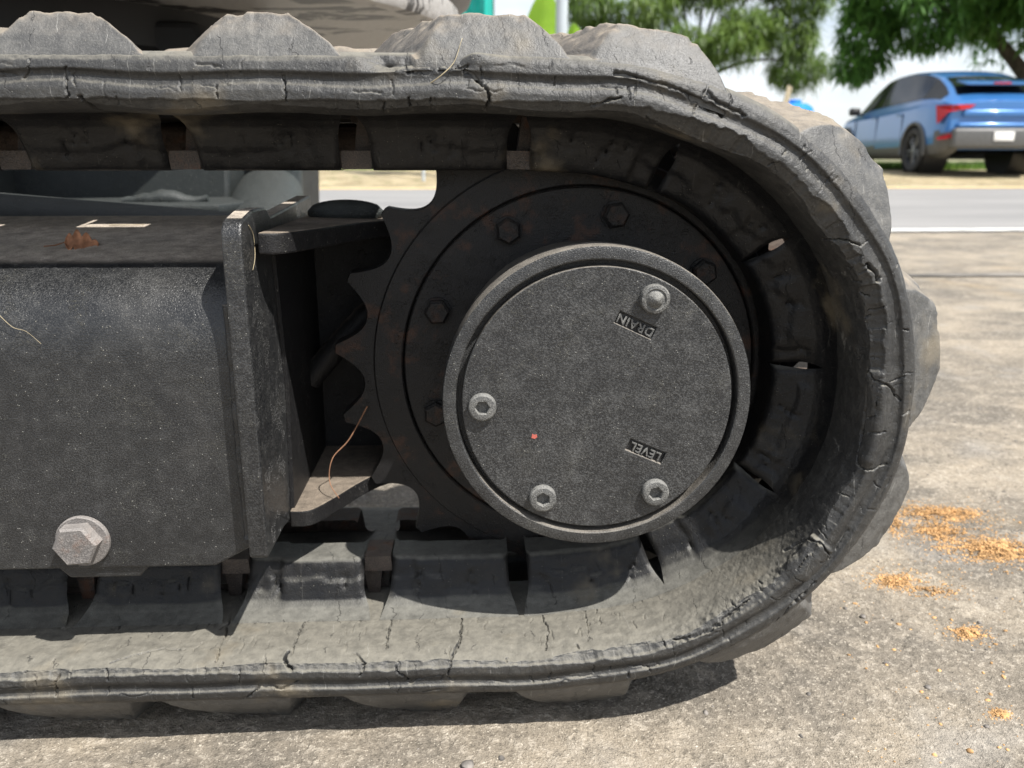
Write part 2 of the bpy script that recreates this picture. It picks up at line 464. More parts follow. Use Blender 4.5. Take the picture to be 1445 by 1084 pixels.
def along(s):
    f = (np.asarray(s, float) / PLEN % 1.0) * len(PTH); i = np.floor(f).astype(int); w = (f - i)[..., None]
    i0, i1 = i % len(PTH), (i + 1) % len(PTH)
    n = PNR[i0] * (1 - w) + PNR[i1] * w
    return PTH[i0] * (1 - w) + PTH[i1] * w, n / np.linalg.norm(n, axis=-1, keepdims=True)
def onbelt(s, y, n):
    """belt coordinates: s along the loop, y across it, n outward from the outer edge line"""
    s = np.asarray(s, float); p, nn = along(s)
    return np.stack([p[..., 0] + nn[..., 0] * n, np.asarray(y, float) + 0 * s, p[..., 1] + nn[..., 1] * n], -1)
def s_of_x(x, top): return x if top else s_of_ang(-90) - x
def s_of_ang(a):
    A = np.degrees(np.arctan2(PTH[:, 1], PTH[:, 0])); k = len(PTH) // 3
    return float(np.argmin(np.abs(A[:k] - a) + (PTH[:k, 0] < -.02) * 100)) / len(PTH) * PLEN
# cross-section of the near half of the belt, from the sprocket windows round the front edge and back inside
PROF = [(.094, .002), (-.004, .0025), (-.012, .0018), (-.0175, -.001), (-.0205, -.0045), (-.0218, -.0088), (-.0222, -.0096), (-.0202, -.0112),
        (-.0195, -.0135), (-.0202, -.0158), (-.0222, -.0180), (-.0232, -.0205), (-.0234, -.0240), (-.0232, -.0272), (-.0205, -.0285),
        (-.0130, -.0305), (-.0040, -.0318), (.0200, -.0312), (.0420, -.0296), (.0940, -.0285), (.094, .002)]
STEP = [.012, .002, .0012, .0009, .0006, .0006, .0006, .0006, .0006, .0006, .0006, .0006, .0006, .0006, .0006, .0009, .0009, .0009, .008, .008]
def profile():
    out = []; 
    for (a, b), st in zip(zip(PROF[:-1], PROF[1:]), STEP):
        d = math.hypot(b[0] - a[0], b[1] - a[1]); k = max(1, int(round(d / st)))
        for i in range(k): out.append((a[0] + (b[0] - a[0]) * i / k, a[1] + (b[1] - a[1]) * i / k))
    A = np.array(out)
    B = A.copy()
    for _ in range(2):
        B[2:-10] = .25 * B[1:-11] + .5 * B[2:-10] + .25 * B[3:-9]
    return B
PRO = profile()
PV = np.r_[0, np.cumsum(np.linalg.norm(np.diff(PRO, axis=0), axis=1))]       # arclength v round the section
V_LIP = float(PV[np.argmin(np.hypot(PRO[:, 0] + .0230, PRO[:, 1] + .0272))])
V_OUT = float(PV[np.argmin(np.hypot(PRO[:, 0] + .0175, PRO[:, 1] + .001))])
S_FINE = np.arange(-.50, 1.24, .00066)
# --- PATH-END
CRACKS = [
    (0.0011, [(-0.3142, 0.1223), (-0.3142, 0.1332), (-0.3142, 0.1423)]), 
    (0.0022, [(-0.3068, 0.1408), (-0.305, 0.1463), (-0.305, 0.1661), (-0.3013, 0.1831)]), 
    (0.0009, [(-0.3344, 0.1174), (-0.3344, 0.1245), (-0.3381, 0.1291)]), 
    (0.0018, [(-0.0878, 0.123), (-0.0823, 0.1252), (-0.0786, 0.1299), (-0.0768, 0.1315)]), 
    (0.0018, [(-0.075, 0.1315), (-0.0731, 0.1356), (-0.0731, 0.1439), (-0.075, 0.1551)]), 
    (0.0018, [(-0.1265, 0.1217), (-0.1099, 0.1238), (-0.0934, 0.1217), (-0.086, 0.1196)]), 
    (0.0027, [(0.0023, 0.1196), (0.017, 0.1211), (0.0299, 0.1217), (0.0391, 0.1217), (0.0465, 0.1223), (0.063, 0.1245), (0.0741, 0.126)]), 
    (0.0022, [(0.0594, 0.1174), (0.0667, 0.1204), (0.0741, 0.1217), (0.087, 0.1223)]), 
    (0.0027, [(0.2213, 0.1364), (0.2305, 0.1332), (0.236, 0.134)]), 
    (0.0011, [(0.1918, 0.1591), (0.1955, 0.1401), (0.2066, 0.1332)]), 
    (0.0018, [(0.3022, 0.1496), (0.3262, 0.1522), (0.3556, 0.1541), (0.3777, 0.1488)]), 
    (0.0014, [(0.3022, 0.1496), (0.3096, 0.1416), (0.3151, 0.1332), (0.3262, 0.1252)]), 
    (0.0014, [(0.3795, 0.148), (0.3814, 0.1386), (0.374, 0.126)]), 
    (0.0014, [(0.2415, 0.1513), (0.2452, 0.1408)]), 
    (0.0014, [(0.4752, 0.1621), (0.4531, 0.1513), (0.4494, 0.1401), (0.455, 0.1252)]), 
    (0.0018, [(0.8763, 0.1571), (0.8763, 0.1496), (0.8708, 0.1394)]), 
    (0.0009, [(0.9315, 0.2146), (0.9278, 0.1902), (0.926, 0.1691), (0.9242, 0.1496)]), 
    (0.0009, [(0.8726, 0.2002), (0.8726, 0.1771), (0.8726, 0.1541)]), 
    (0.0011, [(0.7512, 0.2101), (0.753, 0.1862), (0.753, 0.1661)]), 
    (0.0011, [(0.753, 0.1661), (0.7586, 0.1463), (0.7622, 0.1323)]), 
    (0.0009, [(0.8064, 0.207), (0.8064, 0.1831), (0.8064, 0.1591)]), 
    (0.0009, [(0.6868, 0.2002), (0.685, 0.1751), (0.6886, 0.1531)]), 
    (0.0007, [(0.6537, 0.2146), (0.6555, 0.1801), (0.6574, 0.1561)]), 
    (0.0014, [(1.0309, 0.1394), (1.0327, 0.1291), (1.0346, 0.1223)]), 
    (0.0011, [(0.9978, 0.1455), (0.9959, 0.1364)]), 
    (0.0011, [(0.9978, 0.1505), (0.983, 0.1581), (0.9665, 0.1651), (0.9499, 0.1641)]), 
    (0.0011, [(0.8285, 0.1561), (0.8193, 0.1455), (0.823, 0.1356)]), 
    (0.0011, [(0.7972, 0.1401), (0.788, 0.1245), (0.7678, 0.1332), (0.7586, 0.1267)]), 
    (0.0014, [(0.9058, 0.113), (0.8929, 0.126), (0.8782, 0.1223), (0.8653, 0.1299)]), 
    (0.0009, [(-0.2295, 0.1299), (-0.2295, 0.1394)]), 
    (0.0009, [(-0.1909, 0.1267), (-0.1909, 0.1416)]), 
    (0.0014, [(0.0078, 0.1356), (-0.0106, 0.1401)]), 
    (0.0009, [(-0.1338, 0.1394), (-0.1357, 0.1581)]), 
    (0.0009, [(-0.1191, 0.1386), (-0.1191, 0.148)]), 
    (0.0009, [(-0.1062, 0.1394), (-0.1081, 0.1513)]), 
    (0.0018, [(0.4752, 0.1211), (0.4973, 0.1196), (0.5194, 0.113)]), 
    (0.0014, [(0.523, 0.1423), (0.5635, 0.1386), (0.5911, 0.1416)]), 
]

def seg_dist(S, Vv, pl):
    """distance of belt points to a ragged polyline given in (s, v)"""
    best = np.full(S.shape, 1e9)
    for (a, b), (c, d) in zip(pl[:-1], pl[1:]):
        ab = np.array([c - a, d - b]); L2 = ab @ ab + 1e-12
        t_ = np.clip(((S - a) * ab[0] + (Vv - b) * ab[1]) / L2, 0, 1)
        best = np.minimum(best, np.hypot(S - a - t_ * ab[0], Vv - b - t_ * ab[1]))
    return best

def carve(S, Vv, D, pl, w, depth):
    lo = np.min(pl, 0) - 4 * w; hi = np.max(pl, 0) + 4 * w
    i0, i1 = np.searchsorted(S[:, 0], [lo[0], hi[0]]); j0, j1 = np.searchsorted(Vv[0], [lo[1], hi[1]])
    if i1 <= i0 or j1 <= j0: return
    s, v = S[i0:i1, j0:j1], Vv[i0:i1, j0:j1]
    jx, jy = .0016 * fbm(s * 230, v * 230, 3, 31), .0016 * fbm(s * 230, v * 230, 3, 47)
    d = seg_dist(s + jx, v + jy, pl)
    ww = w * (.75 + .5 * vnoise(s * 120, v * 120, 5))
    D[i0:i1, j0:j1] -= depth * np.clip(1.35 - d / ww, 0, 1)

def belt_half(S_list, near):
    S, J = np.meshgrid(S_list, np.arange(len(PRO)), indexing='ij')
    Y, N, Vv = PRO[J, 0].copy(), PRO[J, 1].copy(), PV[J]
    front = sstep(Vv, .098, .112) * (1 - sstep(Vv, PV[-1] - .07, PV[-1] - .055))
    # worn, wavy edge
    N += front * (.0011 * fbm(S * 9, Vv * 0 + 3, 3, 3)) * sstep(Vv, .11, .125) * (1 - sstep(Vv, .16, .2))
    N += front * .0013 * np.sin(S * 2 * math.pi / .1165 + .6 + .8 * np.sin(S * 3)) * sstep(Vv, .112, .128) * (1 - sstep(Vv, .165, .21)) * (1 - .6 * sstep(S, .55, .7))
    # the inner lip is broken away along a ragged line, leaving a bevelled scar
    arcw = sstep(S, -.06, .05) * (1 - sstep(S, .27, .33))
    low = sstep(S, .44, .50)
    e_ = .0010 + .0020 * arcw + .0010 * low * (1 - sstep(S, .64, .72)) + (.0019 + .0042 * arcw + .0012 * low) * (fbm(S * 27, S * 0 + .5, 5, 21, .66) + .22) + .0016 * sstep(vnoise(S * 75, S * 0, 5), .70, .80) * (.4 + arcw)
    e_ = np.clip(e_, 0, .0085) * (1 - .85 * sstep(S, .335, .345) * (1 - sstep(S, .375, .385)))
    ncut = -.0270 + e_ + .0005 * fbm(S * 210, Vv * 210, 3, 4)
    reg = (Vv > .12) & (Vv < V_LIP + .016)
    over = np.clip(ncut - N, 0, None) * reg
    Y = np.maximum(Y, np.where(reg, -.0232 + over * .8 + .0014 * sstep(over, 0, .0006), Y))
    P = onbelt(S, Y, N)
    T1, T2 = np.gradient(P, axis=0), np.gradient(P, axis=1)
    Nn = np.cross(T2, T1); Nn /= np.linalg.norm(Nn, axis=-1, keepdims=True) + 1e-12

    D = front * (.00040 * fbm(S * 70, Vv * 70, 4, 1) + .00022 * fbm(S * 330, Vv * 330, 3, 2))
    if near:
        for w, pl in CRACKS: carve(S, Vv, D, pl, w * .50, .0048 if w > .0016 else .0030)
        r = np.random.RandomState(5)
        # fine age cracks across the edge and across the inner face
        for k in range(110):
            s0 = r.uniform(-.48, 1.2); v0 = r.uniform(.112, .150); ln = r.uniform(.003, .011); sl = r.uniform(-.0022, .0022)
            carve(S, Vv, D, [(s0, v0), (s0 + sl * .5 + r.uniform(-.0007, .0007), v0 + ln * .5), (s0 + sl, v0 + ln)], r.uniform(.0003, .00055), r.uniform(.0008, .0022))
        for k in range(90):
            s0 = r.uniform(.58, 1.2); v0 = r.uniform(.155, .205); ln = r.uniform(.004, .014); sl = r.uniform(-.004, .002)
            carve(S, Vv, D, [(s0, v0), (s0 + sl, v0 + ln)], r.uniform(.0003, .0006), r.uniform(.0006, .0014))
        for k in range(40):
            s0 = r.uniform(-.48, 1.2); v0 = r.uniform(.113, .135); ln = r.uniform(.006, .022)
            carve(S, Vv, D, [(s0, v0), (s0 + ln * .5, v0 + r.uniform(-.0015, .0015)), (s0 + ln, v0 + r.uniform(-.002, .002))], r.uniform(.0003, .0006), r.uniform(.0005, .0012))
        # torn-out corner on the upper run and scuffed lower lip
        tear = sstep(S, -.150, -.132) * (1 - sstep(S, -.100, -.078)) * np.exp(-((Vv - (V_OUT + .002)) / .0068) ** 2)
        D -= tear * (.0062 + .0026 * fbm(S * 160, Vv * 160, 4, 8))
        bumpy = np.exp(-((S + .082) / .012) ** 2 - ((Vv - .1135) / .004) ** 2); D += bumpy * .0032
        scuff = sstep(S, .44, .47) * (1 - sstep(S, .60, .66)) * np.exp(-((Vv - .150) / .007) ** 2)
        D += scuff * .0012 * fbm(S * 150, Vv * 210, 4, 14, .6)
        flap = sstep(S, .300, .304) * (1 - sstep(S, .372, .38)) * sstep(Vv, .136, .139) * (1 - sstep(Vv, .149, .1515)); D += flap * .0022
        flap = sstep(S, .447, .45) * (1 - sstep(S, .475, .49)) * sstep(Vv, .128, .131) * (1 - sstep(Vv, .149, .152)); D += flap * .0026
    P = P + Nn * D[..., None]
    if not near: P[..., 1] = .234 - P[..., 1]
    return P.reshape(-1, 3)

s_rest = np.arange(S_FINE[-1], PLEN + S_FINE[0], .012)[1:-1]
S_near = np.r_[S_FINE, s_rest]; S_far = np.arange(-.5, PLEN - .5, .008)
Va = belt_half(S_near, True); Vb = belt_half(S_far, False)
Fa = grid_faces(len(S_near), len(PRO), True, True); Fb = grid_faces(len(S_far), len(PRO), True, True)[:, ::-1]
belt = mesh_np('rubber_track', np.vstack([Va, Vb]), np.vstack([Fa[:, ::-1], Fb[:, ::-1] + len(Va)]), 'belt_rubber')
adopt(belt)
belt['label'] = 'cracked grey rubber track looping round the drive sprocket'
del Va, Vb, Fa, Fb

# --- tread lugs
def tread_lug(sc, near, H=.024, seed=0, fine=True, ramp=.0165):
    nu, nv = (84, 96) if fine else (18, 18)
    U, W = np.meshgrid(np.linspace(-1, 1, nu), np.linspace(0, 1, nv) ** 1.5, indexing='ij')
    r = np.random.RandomState(seed)
    hb, ht = .0465 + r.uniform(-.004, .004), .021 + r.uniform(-.003, .003)
    Y = -.0188 + W * .1115
    S = sc - .46 * (Y + .018) + U * (hb + .004)
    du = np.abs(U) * (hb + .004)
    h = np.clip((hb - du) / (hb - ht), 0, 1.12); h = np.where(h < .25, h * h * 2 + .125 * (h / .25), h)
    fr = np.clip((Y + .0185) / ramp, 0, 1); fr = .1 * sstep(fr, 0, 1) + .9 * fr
    fr = np.minimum(fr, np.clip((.092 - Y) / .012, 0, 1))
    hgt = H * np.minimum(np.minimum(h, fr * 1.03), 1.0)
    k = (hgt > .002)
    hgt = hgt + k * (.0009 * fbm(S * 60 + seed, Y * 60, 4, seed) + .0004 * fbm(S * 260, Y * 260, 3, seed + 3))
    edge = np.exp(-((fr - 1) / .35) ** 2) * np.exp(-((h - .95) / .3) ** 2)
    hgt -= edge * .0040 * np.clip(fbm(S * 110, Y * 110, 4, seed + 9) + .25, 0, 1)
    base = np.interp(Y.ravel(), [-.0188, -.0175, -.012, -.004, .3], [-.0052, -.0026, .0005, .0014, .0010]).reshape(Y.shape)
    nn_ = base + np.maximum(hgt, 0)
    nn_[0] -= .009; nn_[-1] -= .009; nn_[:, 0] -= .009; nn_[:, -1] -= .009
    P = onbelt(S, Y, nn_)
    if not near: P[..., 1] = .234 - P[..., 1]
    Q = grid_faces(nu, nv)
    return P.reshape(-1, 3), (Q[:, ::-1] if near else Q)

TS = [s_of_x(x, True) for x in (-.314, -.2, -.0675)] + [s_of_ang(a) for a in (81.8, 43.5, 8.5, -24, -57)] + [s_of_x(x, False) for x in (-.0162, -.1375, -.2634, -.378)]
s_ = TS[-1]
rest = (PLEN + TS[0] - TS[-1]); nrest = int(round(rest / .1215))
TALL = TS + [s_ + rest * (i + 1) / nrest for i in range(nrest - 1)]
for i, sc in enumerate(TALL):
    hh, rp = (.0232, .0165) if i < 3 else ((.0225, .0165) if i < 7 else (.0372, .0370))
    Vv, Q = tread_lug(sc, True, hh, 40 + i, i < 12, rp)
    o = mesh_np('tread_lug', Vv, Q, 'lug_rubber', belt)
    Vv, Q = tread_lug(sc + .06, False, min(hh, .0372), 90 + i, False, rp)
    o = mesh_np('tread_lug', Vv, Q, 'lug_rubber', belt)

# --- guide lugs inside the track, two rows either side of the sprocket windows
GL = [(.095, -.0665), (.0690, -.0668), (.0655, -.0655), (.0635, -.0620), (.0615, -.0560), (.0598, -.0500), (.0575, -.0440), (.0540, -.0385), (.0485, -.0340),
      (.0410, -.0315), (.0350, -.0302)]
def guide_lug(s0, s1, near, seed):
    nu = 44
    prof = []
    for (a, b) in zip(GL[:-1], GL[1:]):
        k = max(2, int(math.hypot(b[0] - a[0], b[1] - a[1]) / .0016))
        prof += [(a[0] + (b[0] - a[0]) * i / k, a[1] + (b[1] - a[1]) * i / k) for i in range(k)]
    prof.append(GL[-1]); prof = np.array(prof); nv = len(prof)
    U, J = np.meshgrid(np.linspace(0, 1, nu), np.arange(nv), indexing='ij')
    Y, N = prof[J, 0].copy(), prof[J, 1].copy()
    hgt = np.clip((-.030 - N) / .0365, 0, 1)
    e = np.minimum(U, 1 - U) * (s1 - s0)
    endk = np.clip(e / .0035, 0, 1) ** .5                       # rounded ends
    endh = sstep(e, -.001, .0006)
    sm_ = .5 * (s0 + s1); kap = float(sstep(sm_, -.03, .06) * (1 - sstep(sm_, .60, .69))) / .21
    ln = (s1 - s0) * (1 - .030 * kap * .21) * (1 - (.03 + .115 * kap * .21) * hgt)         # rigid block: narrower at its free end
    ln = ln + .013 * (1 - np.clip(hgt / .45, 0, 1)) ** 2
    S = sm_ + (U - .5) * ln / (1 + N * kap)
    Y += (1 - endk) * .006 * hgt
    # the trailing end of each lug is set back a little
    ue = .66 + .2 * ((seed * 7919) % 97) / 97.0
    ue = ue + .03 * fbm(hgt * 3, hgt * 0 + seed, 3, seed); stepb = sstep(U, ue, ue + .04) * sstep(hgt, .1, .5) * (.0012 + .0030 * ((seed * 31) % 7) / 7.0); Y += stepb
    # ragged step where the rubber has come away from the steel
    br = .60 + .26 * fbm(U * 4 + seed, hgt * 2.2, 5, seed, .6)
    Y -= (1 - sstep(hgt, br - .02, br + .05)) * sstep(hgt, .12, .45) * .0023 * sstep(fbm(U * 3, U * 0 + seed, 3, seed + 5), -.35, .15)
    crk = np.zeros_like(U)
    r = np.random.RandomState(seed)
    for k in range(4):
        u0 = r.uniform(.1, .9); a0 = r.uniform(.1, .5)
        line = u0 + .05 * fbm(hgt * 4 + k, hgt * 0, 3, seed + k)
        crk += np.clip(1 - np.abs(U - line) * (s1 - s0) / .0014, 0, 1) * sstep(hgt, a0, a0 + .1) * (1 - sstep(hgt, a0 + .3, a0 + .4))
    D = .0010 * fbm(S * 70, hgt * 3 + seed, 4, seed + 1) + .0005 * fbm(S * 300, hgt * 12, 3, seed + 2)
    Y += D * hgt + crk * .0028
    N = np.where(endh < .5, np.maximum(N, -.0275), N)
    P = onbelt(S, Y, N)
    if not near: P[..., 1] = .234 - P[..., 1]
    Q = grid_faces(nu, nv)
    return P.reshape(-1, 3), (Q if near else Q[:, ::-1])

gaps = [s_of_x(x, True) for x in (-.397, -.282, -.164, -.048)] + [s_of_ang(a) for a in (70.6, 36.8, 2.8, -32.0, -68.0)] + [s_of_x(x, False) for x in (-.0475, -.162, -.274, -.391)]
restg = PLEN + gaps[0] - gaps[-1]; ng = int(round(restg / .1165))
GAL = gaps + [gaps[-1] + restg * (i + 1) / ng for i in range(ng)]
# rubber-covered lugs, steel core links bridging the belt between the sprocket windows
def blockmesh(s0, s1, y0, y1, n0, n1, k=5, taper=0.0, seed=0):
    U, W = np.meshgrid(np.linspace(0, 1, k), [0, 1, 2, 3], indexing='ij')
    yy = np.array([y0, y1, y1, y0])[W]; nn = np.array([n0, n0, n1, n1])[W]
    sh = np.array([0, 0, taper, taper])[W]
    S = s0 + U * (s1 - s0) + sh * (.5 - U) * 2
    P = onbelt(S, yy, nn).reshape(-1, 3)
    Q = [list(f) for f in grid_faces(k, 4, wrap_v=True)] + [[3, 2, 1, 0], [4 * k - 4, 4 * k - 3, 4 * k - 2, 4 * k - 1]]
    return P, Q
for i in range(len(GAL) - 1):
    a, b = GAL[i], GAL[i + 1]
    inarc = 4 <= i <= 8
    gp = .0112 if inarc else .0098; cur = 1.0
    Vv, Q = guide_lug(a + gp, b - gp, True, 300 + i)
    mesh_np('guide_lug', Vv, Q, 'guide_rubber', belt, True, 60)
    Vv, Q = guide_lug(a + .0115 * cur + .012, b - .0115 * cur + .004, False, 500 + i)
    mesh_np('guide_lug', Vv, Q, 'rusty_steel', belt, True, 60)
    for f in ((.26, .76) if 3 <= i <= 8 else (1.14,)):
        c = a + (b - a) * f; hl = .0088 if 3 <= i <= 8 else .0225
        Vv, Q = blockmesh(c - hl, c + hl, .090, .144, .0005, -.034, 5, .001)
        mesh_np('core_link', Vv, Q, 'rusty_steel', belt, False)
    # steel horn showing in the gap between two lugs
    if 3 <= i <= 8: continue
    Vv, Q = blockmesh(b - .0110, b + .0110, .070, .100, -.0535, -.0660, 4, .001)
    mesh_np('core_horn', Vv, Q, 'rusty_steel', belt, False)
    Vv, Q = blockmesh(b + .0010, b + .0100, .080, .100, -.0275, -.0536, 3, -.003)
    mesh_np('core_horn', Vv, Q, 'rusty_steel', belt, False)

# ------------------------------------------------------------------ sprocket
SY = .104
nt_ = 21; per = 48
th = []; rr = []
for k in range(nt_):
    for j in range(per):
        ph = (j / per) - .5
        x = abs(ph) * 2
        tt = min((1 - x) * .0285, .0252)
        r_ = .1712 + (.1930 - .1712) * (tt / .0252) ** 2.2
        th.append(rad(141.2 + (k + ph) * 360 / nt_)); rr.append(r_)
th, rr = np.array(th), np.array(rr)
n = len(th)
prof = [(0, .0055, .0), (0, .001, .0), (0, .0, .003), (0, .0, .021), (0, .001, .024), (0, .0055, .024)]      # (.., inset, depth)
rings = []
inner = [(.1625, SY), (.1610, SY - .0032), (.1405, SY - .0032), (.1395, SY - .0022), (.1385, SY + .004), (.137, SY + .004)]
R2 = []
for r_, y_ in [(.137, SY + .030), (.166, SY + .030)]: R2.append((np.full(n, r_), y_))
for _, ins, dep in prof[::-1]: R2.append((rr - ins, SY + dep))
for r_, y_ in inner: R2.append((np.full(n, r_), y_))
V = np.concatenate([np.stack([r_ * np.cos(th), np.full(n, y_), r_ * np.sin(th)], -1)[:, None] for r_, y_ in R2], 1).reshape(-1, 3)
sprocket = mesh_np('drive_sprocket', V, grid_faces(n, len(R2), wrap_u=True), 'dark_steel', None, True, 32)
adopt(sprocket)
sprocket['label'] = 'dark toothed drive sprocket behind the round hub'
lathe('mounting_ring', [(.138, SY + .02), (.138, SY - .0022), (.1372, SY - .003), (.090, SY - .003), (.090, SY + .02)], 'dark_steel', sprocket, 128)
def hex_head(r, h, chamfer=.0016, n=6, rot=0.0, washer=None):
    bm = bmesh.new()
    lv = [(r, 0), (r, -(h - chamfer)), (r - chamfer, -h)]
    rings = []
    for q, y in lv:
        rings.append([bm.verts.new((q * math.cos(rot + 2 * math.pi * i / n), y, q * math.sin(rot + 2 * math.pi * i / n))) for i in range(n)])
    for A, B in zip(rings[:-1], rings[1:]):
        for i in range(n): bm.faces.new((A[i], B[i], B[(i + 1) % n], A[(i + 1) % n]))
    bm.faces.new(rings[-1]); bm.faces.new(rings[0][::-1])
    if washer:
        R_, t_ = washer
        A = [bm.verts.new((R_ * math.cos(a), 0, R_ * math.sin(a))) for a in np.linspace(0, 2 * math.pi, 32, endpoint=False)]
        B = [bm.verts.new((R_ * math.cos(a), -t_, R_ * math.sin(a))) for a in np.linspace(0, 2 * math.pi, 32, endpoint=False)]
        for i in range(32): bm.faces.new((A[i], B[i], B[(i + 1) % 32], A[(i + 1) % 32]))
        bm.faces.new(B); bm.faces.new(A[::-1])
    return bm
bo = None
for k in range(9):
    a = rad(38.05 + 40 * k)
    mtx = Matrix.Translation((.12 * math.cos(a), SY - .003, .12 * math.sin(a))) @ Matrix.Rotation(-a * 3.7, 4, 'Y')
    if bo is None:
        bo = bm_obj('sprocket_bolt', hex_head(.0102, .0085, .0022, 6, .3, (.0108, .0022)), 'dark_steel', sprocket, True, 30); bo.matrix_local = mtx
    else: share(bo, sprocket, mtx)

# ------------------------------------------------------------------ final drive hub and its cover
hub = lathe('final_drive_hub', [(.0985, SY + .01), (.0985, .034), (.0995, .031), (.1000, .028), (.1032, .0265), (.1048, .0245), (.1050, .0022), (.1044, .0006), (.1030, 0),
                                (.0968, 0), (.0960, .0006), (.0957, .0030), (.0955, .0120), (.030, .0120)], 'black_paint', None, 192, angle=28)
adopt(hub)
hub['label'] = 'round black hub housing with a cover plate at the centre of the sprocket'

def curve_mesh(name, splines, ext, bev, mat, parent, loc, res=2):
    """filled flat curve (outer loop plus holes) in the x-z plane, facing the viewer"""
    cu = bpy.data.curves.new(name, 'CURVE'); cu.dimensions = '2D'; cu.fill_mode = 'BOTH'
    cu.extrude = ext; cu.bevel_depth = bev; cu.bevel_resolution = res
    for pts in splines:
        sp = cu.splines.new('POLY'); sp.points.add(len(pts) - 1); sp.use_cyclic_u = True
        for p, q in zip(sp.points, pts): p.co = (q[0], q[1], 0, 1)
    tmp = bpy.data.objects.new(name, cu); COL.objects.link(tmp)
    dg = bpy.context.evaluated_depsgraph_get(); me = bpy.data.meshes.new_from_object(tmp.evaluated_get(dg))
    bpy.data.objects.remove(tmp, do_unlink=True); bpy.data.curves.remove(cu)
    me.transform(Matrix.Rotation(rad(90), 4, 'X'))
    me.materials.clear()
    o = finish(name, me, mat, parent, True, 30); o.location = loc; return o

def rect(cx, cz, w, h, ang):
    a = rad(ang); out = []
    for sx, sz in ((-1, -1), (1, -1), (1, 1), (-1, 1)):
        x, z = sx * w / 2, sz * h / 2
        out.append((cx + x * math.cos(a) - z * math.sin(a), cz + x * math.sin(a) + z * math.cos(a)))
    return out
WORDS = [('DRAIN', .0239, .0524, 155.0), ('LEVEL', .0345, -.0362, 156.5)]
circ = [(.0908 * math.cos(q), .0908 * math.sin(q)) for q in np.linspace(0, 2 * math.pi, 180, endpoint=False)]
cover = curve_mesh('cover_plate', [circ] + [rect(x, z, .0290, .0102, a) for _, x, z, a in WORDS], .0036, .0008, 'black_paint', hub, (0, .0050, 0))
lathe('cover_backing', [(.0905, .0105), (.0905, .0032), (.0001, .0032)], 'recess_paint', hub, 96)
for wname, x, z, a in WORDS:
    fc = bpy.data.curves.new('lettering', 'FONT'); fc.body = wname; fc.size = .0084; fc.extrude = .0012; fc.bevel_depth = .00012
    fc.align_x = 'CENTER'; fc.align_y = 'CENTER'; fc.space_character = 1.08
    tmp = bpy.data.objects.new('lettering', fc); COL.objects.link(tmp)
    dg = bpy.context.evaluated_depsgraph_get(); me = bpy.data.meshes.new_from_object(tmp.evaluated_get(dg))
    bpy.data.objects.remove(tmp, do_unlink=True)
    me.transform(Matrix.Rotation(rad(90), 4, 'X')); me.materials.clear()
    o = finish('lettering', me, 'screw_steel', hub, False)
    o.location = (x, .0020, z); o.rotation_euler = (0, -rad(a), 0)
    o['label'] = 'raised word %s cast upside down in a sunken box' % wname

def socket_screw():
    """cylinder head with a hexagon socket"""
    bm = bmesh.new(); n = 36
    def ring(r, y, six=False):
        v = []
        for i in range(n):
            a = 2 * math.pi * i / n; q = r
            if six: q = r * math.cos(math.pi / 6) / math.cos((a % (math.pi / 3)) - math.pi / 6)
            v.append(bm.verts.new((q * math.cos(a), y, q * math.sin(a))))
        return v
    R = [ring(.0094, 0), ring(.0094, -.0038), ring(.0088, -.0047), ring(.0080, -.0050), ring(.0054, -.0050, True), ring(.0049, -.0044, True), ring(.0048, -.0006, True)]
    for A, B in zip(R[:-1], R[1:]):
        for i in range(n): bm.faces.new((A[i], B[i], B[(i + 1) % n], A[(i + 1) % n]))
    bm.faces.new(R[-1])
    return bm_obj('socket_screw', bm, 'screw_steel', hub, True, 40)
sc0 = None
for ang in (181.6, -118.1, -57.5):
    a = rad(ang); mtx = Matrix.Translation((.078 * math.cos(a), .0006, .078 * math.sin(a))) @ Matrix.Rotation(rad(ang * 2.3), 4, 'Y')
    if sc0 is None: sc0 = socket_screw(); sc0.matrix_local = mtx
    else: share(sc0, hub, mtx)
a = rad(63.3)
pl = lathe('drain_plug', [(.0096, 0), (.0098, -.0042), (.0090, -.0058), (.0072, -.0062), (.0064, -.0052), (.0054, -.0056), (.0040, -.0078), (.0020, -.0096), (.0001, -.0102)], 'screw_steel', hub, 40)
pl.location = (.0787 * math.cos(a), .0006, .0787 * math.sin(a))
# flake of red paint on the cover
bm = bmesh.new()
_o = [(-.0020, -.0012), (.0006, -.0019), (.0022, -.0006), (.0017, .0013), (-.0002, .0011), (-.0014, .0019)]
_a = [bm.verts.new((x, 0, z)) for x, z in _o]; _b = [bm.verts.new((x * .9, -.0003, z * .9)) for x, z in _o]
bm.faces.new(_b)
for i in range(6): bm.faces.new((_a[i], _b[i], _b[(i + 1) % 6], _a[(i + 1) % 6]))
simple('red_paint', (.42, .10, .075), .6)
o = bm_obj('red_paint_fleck', bm, 'red_paint', hub, False); o.location = (-.0429, .0004, -.0240)

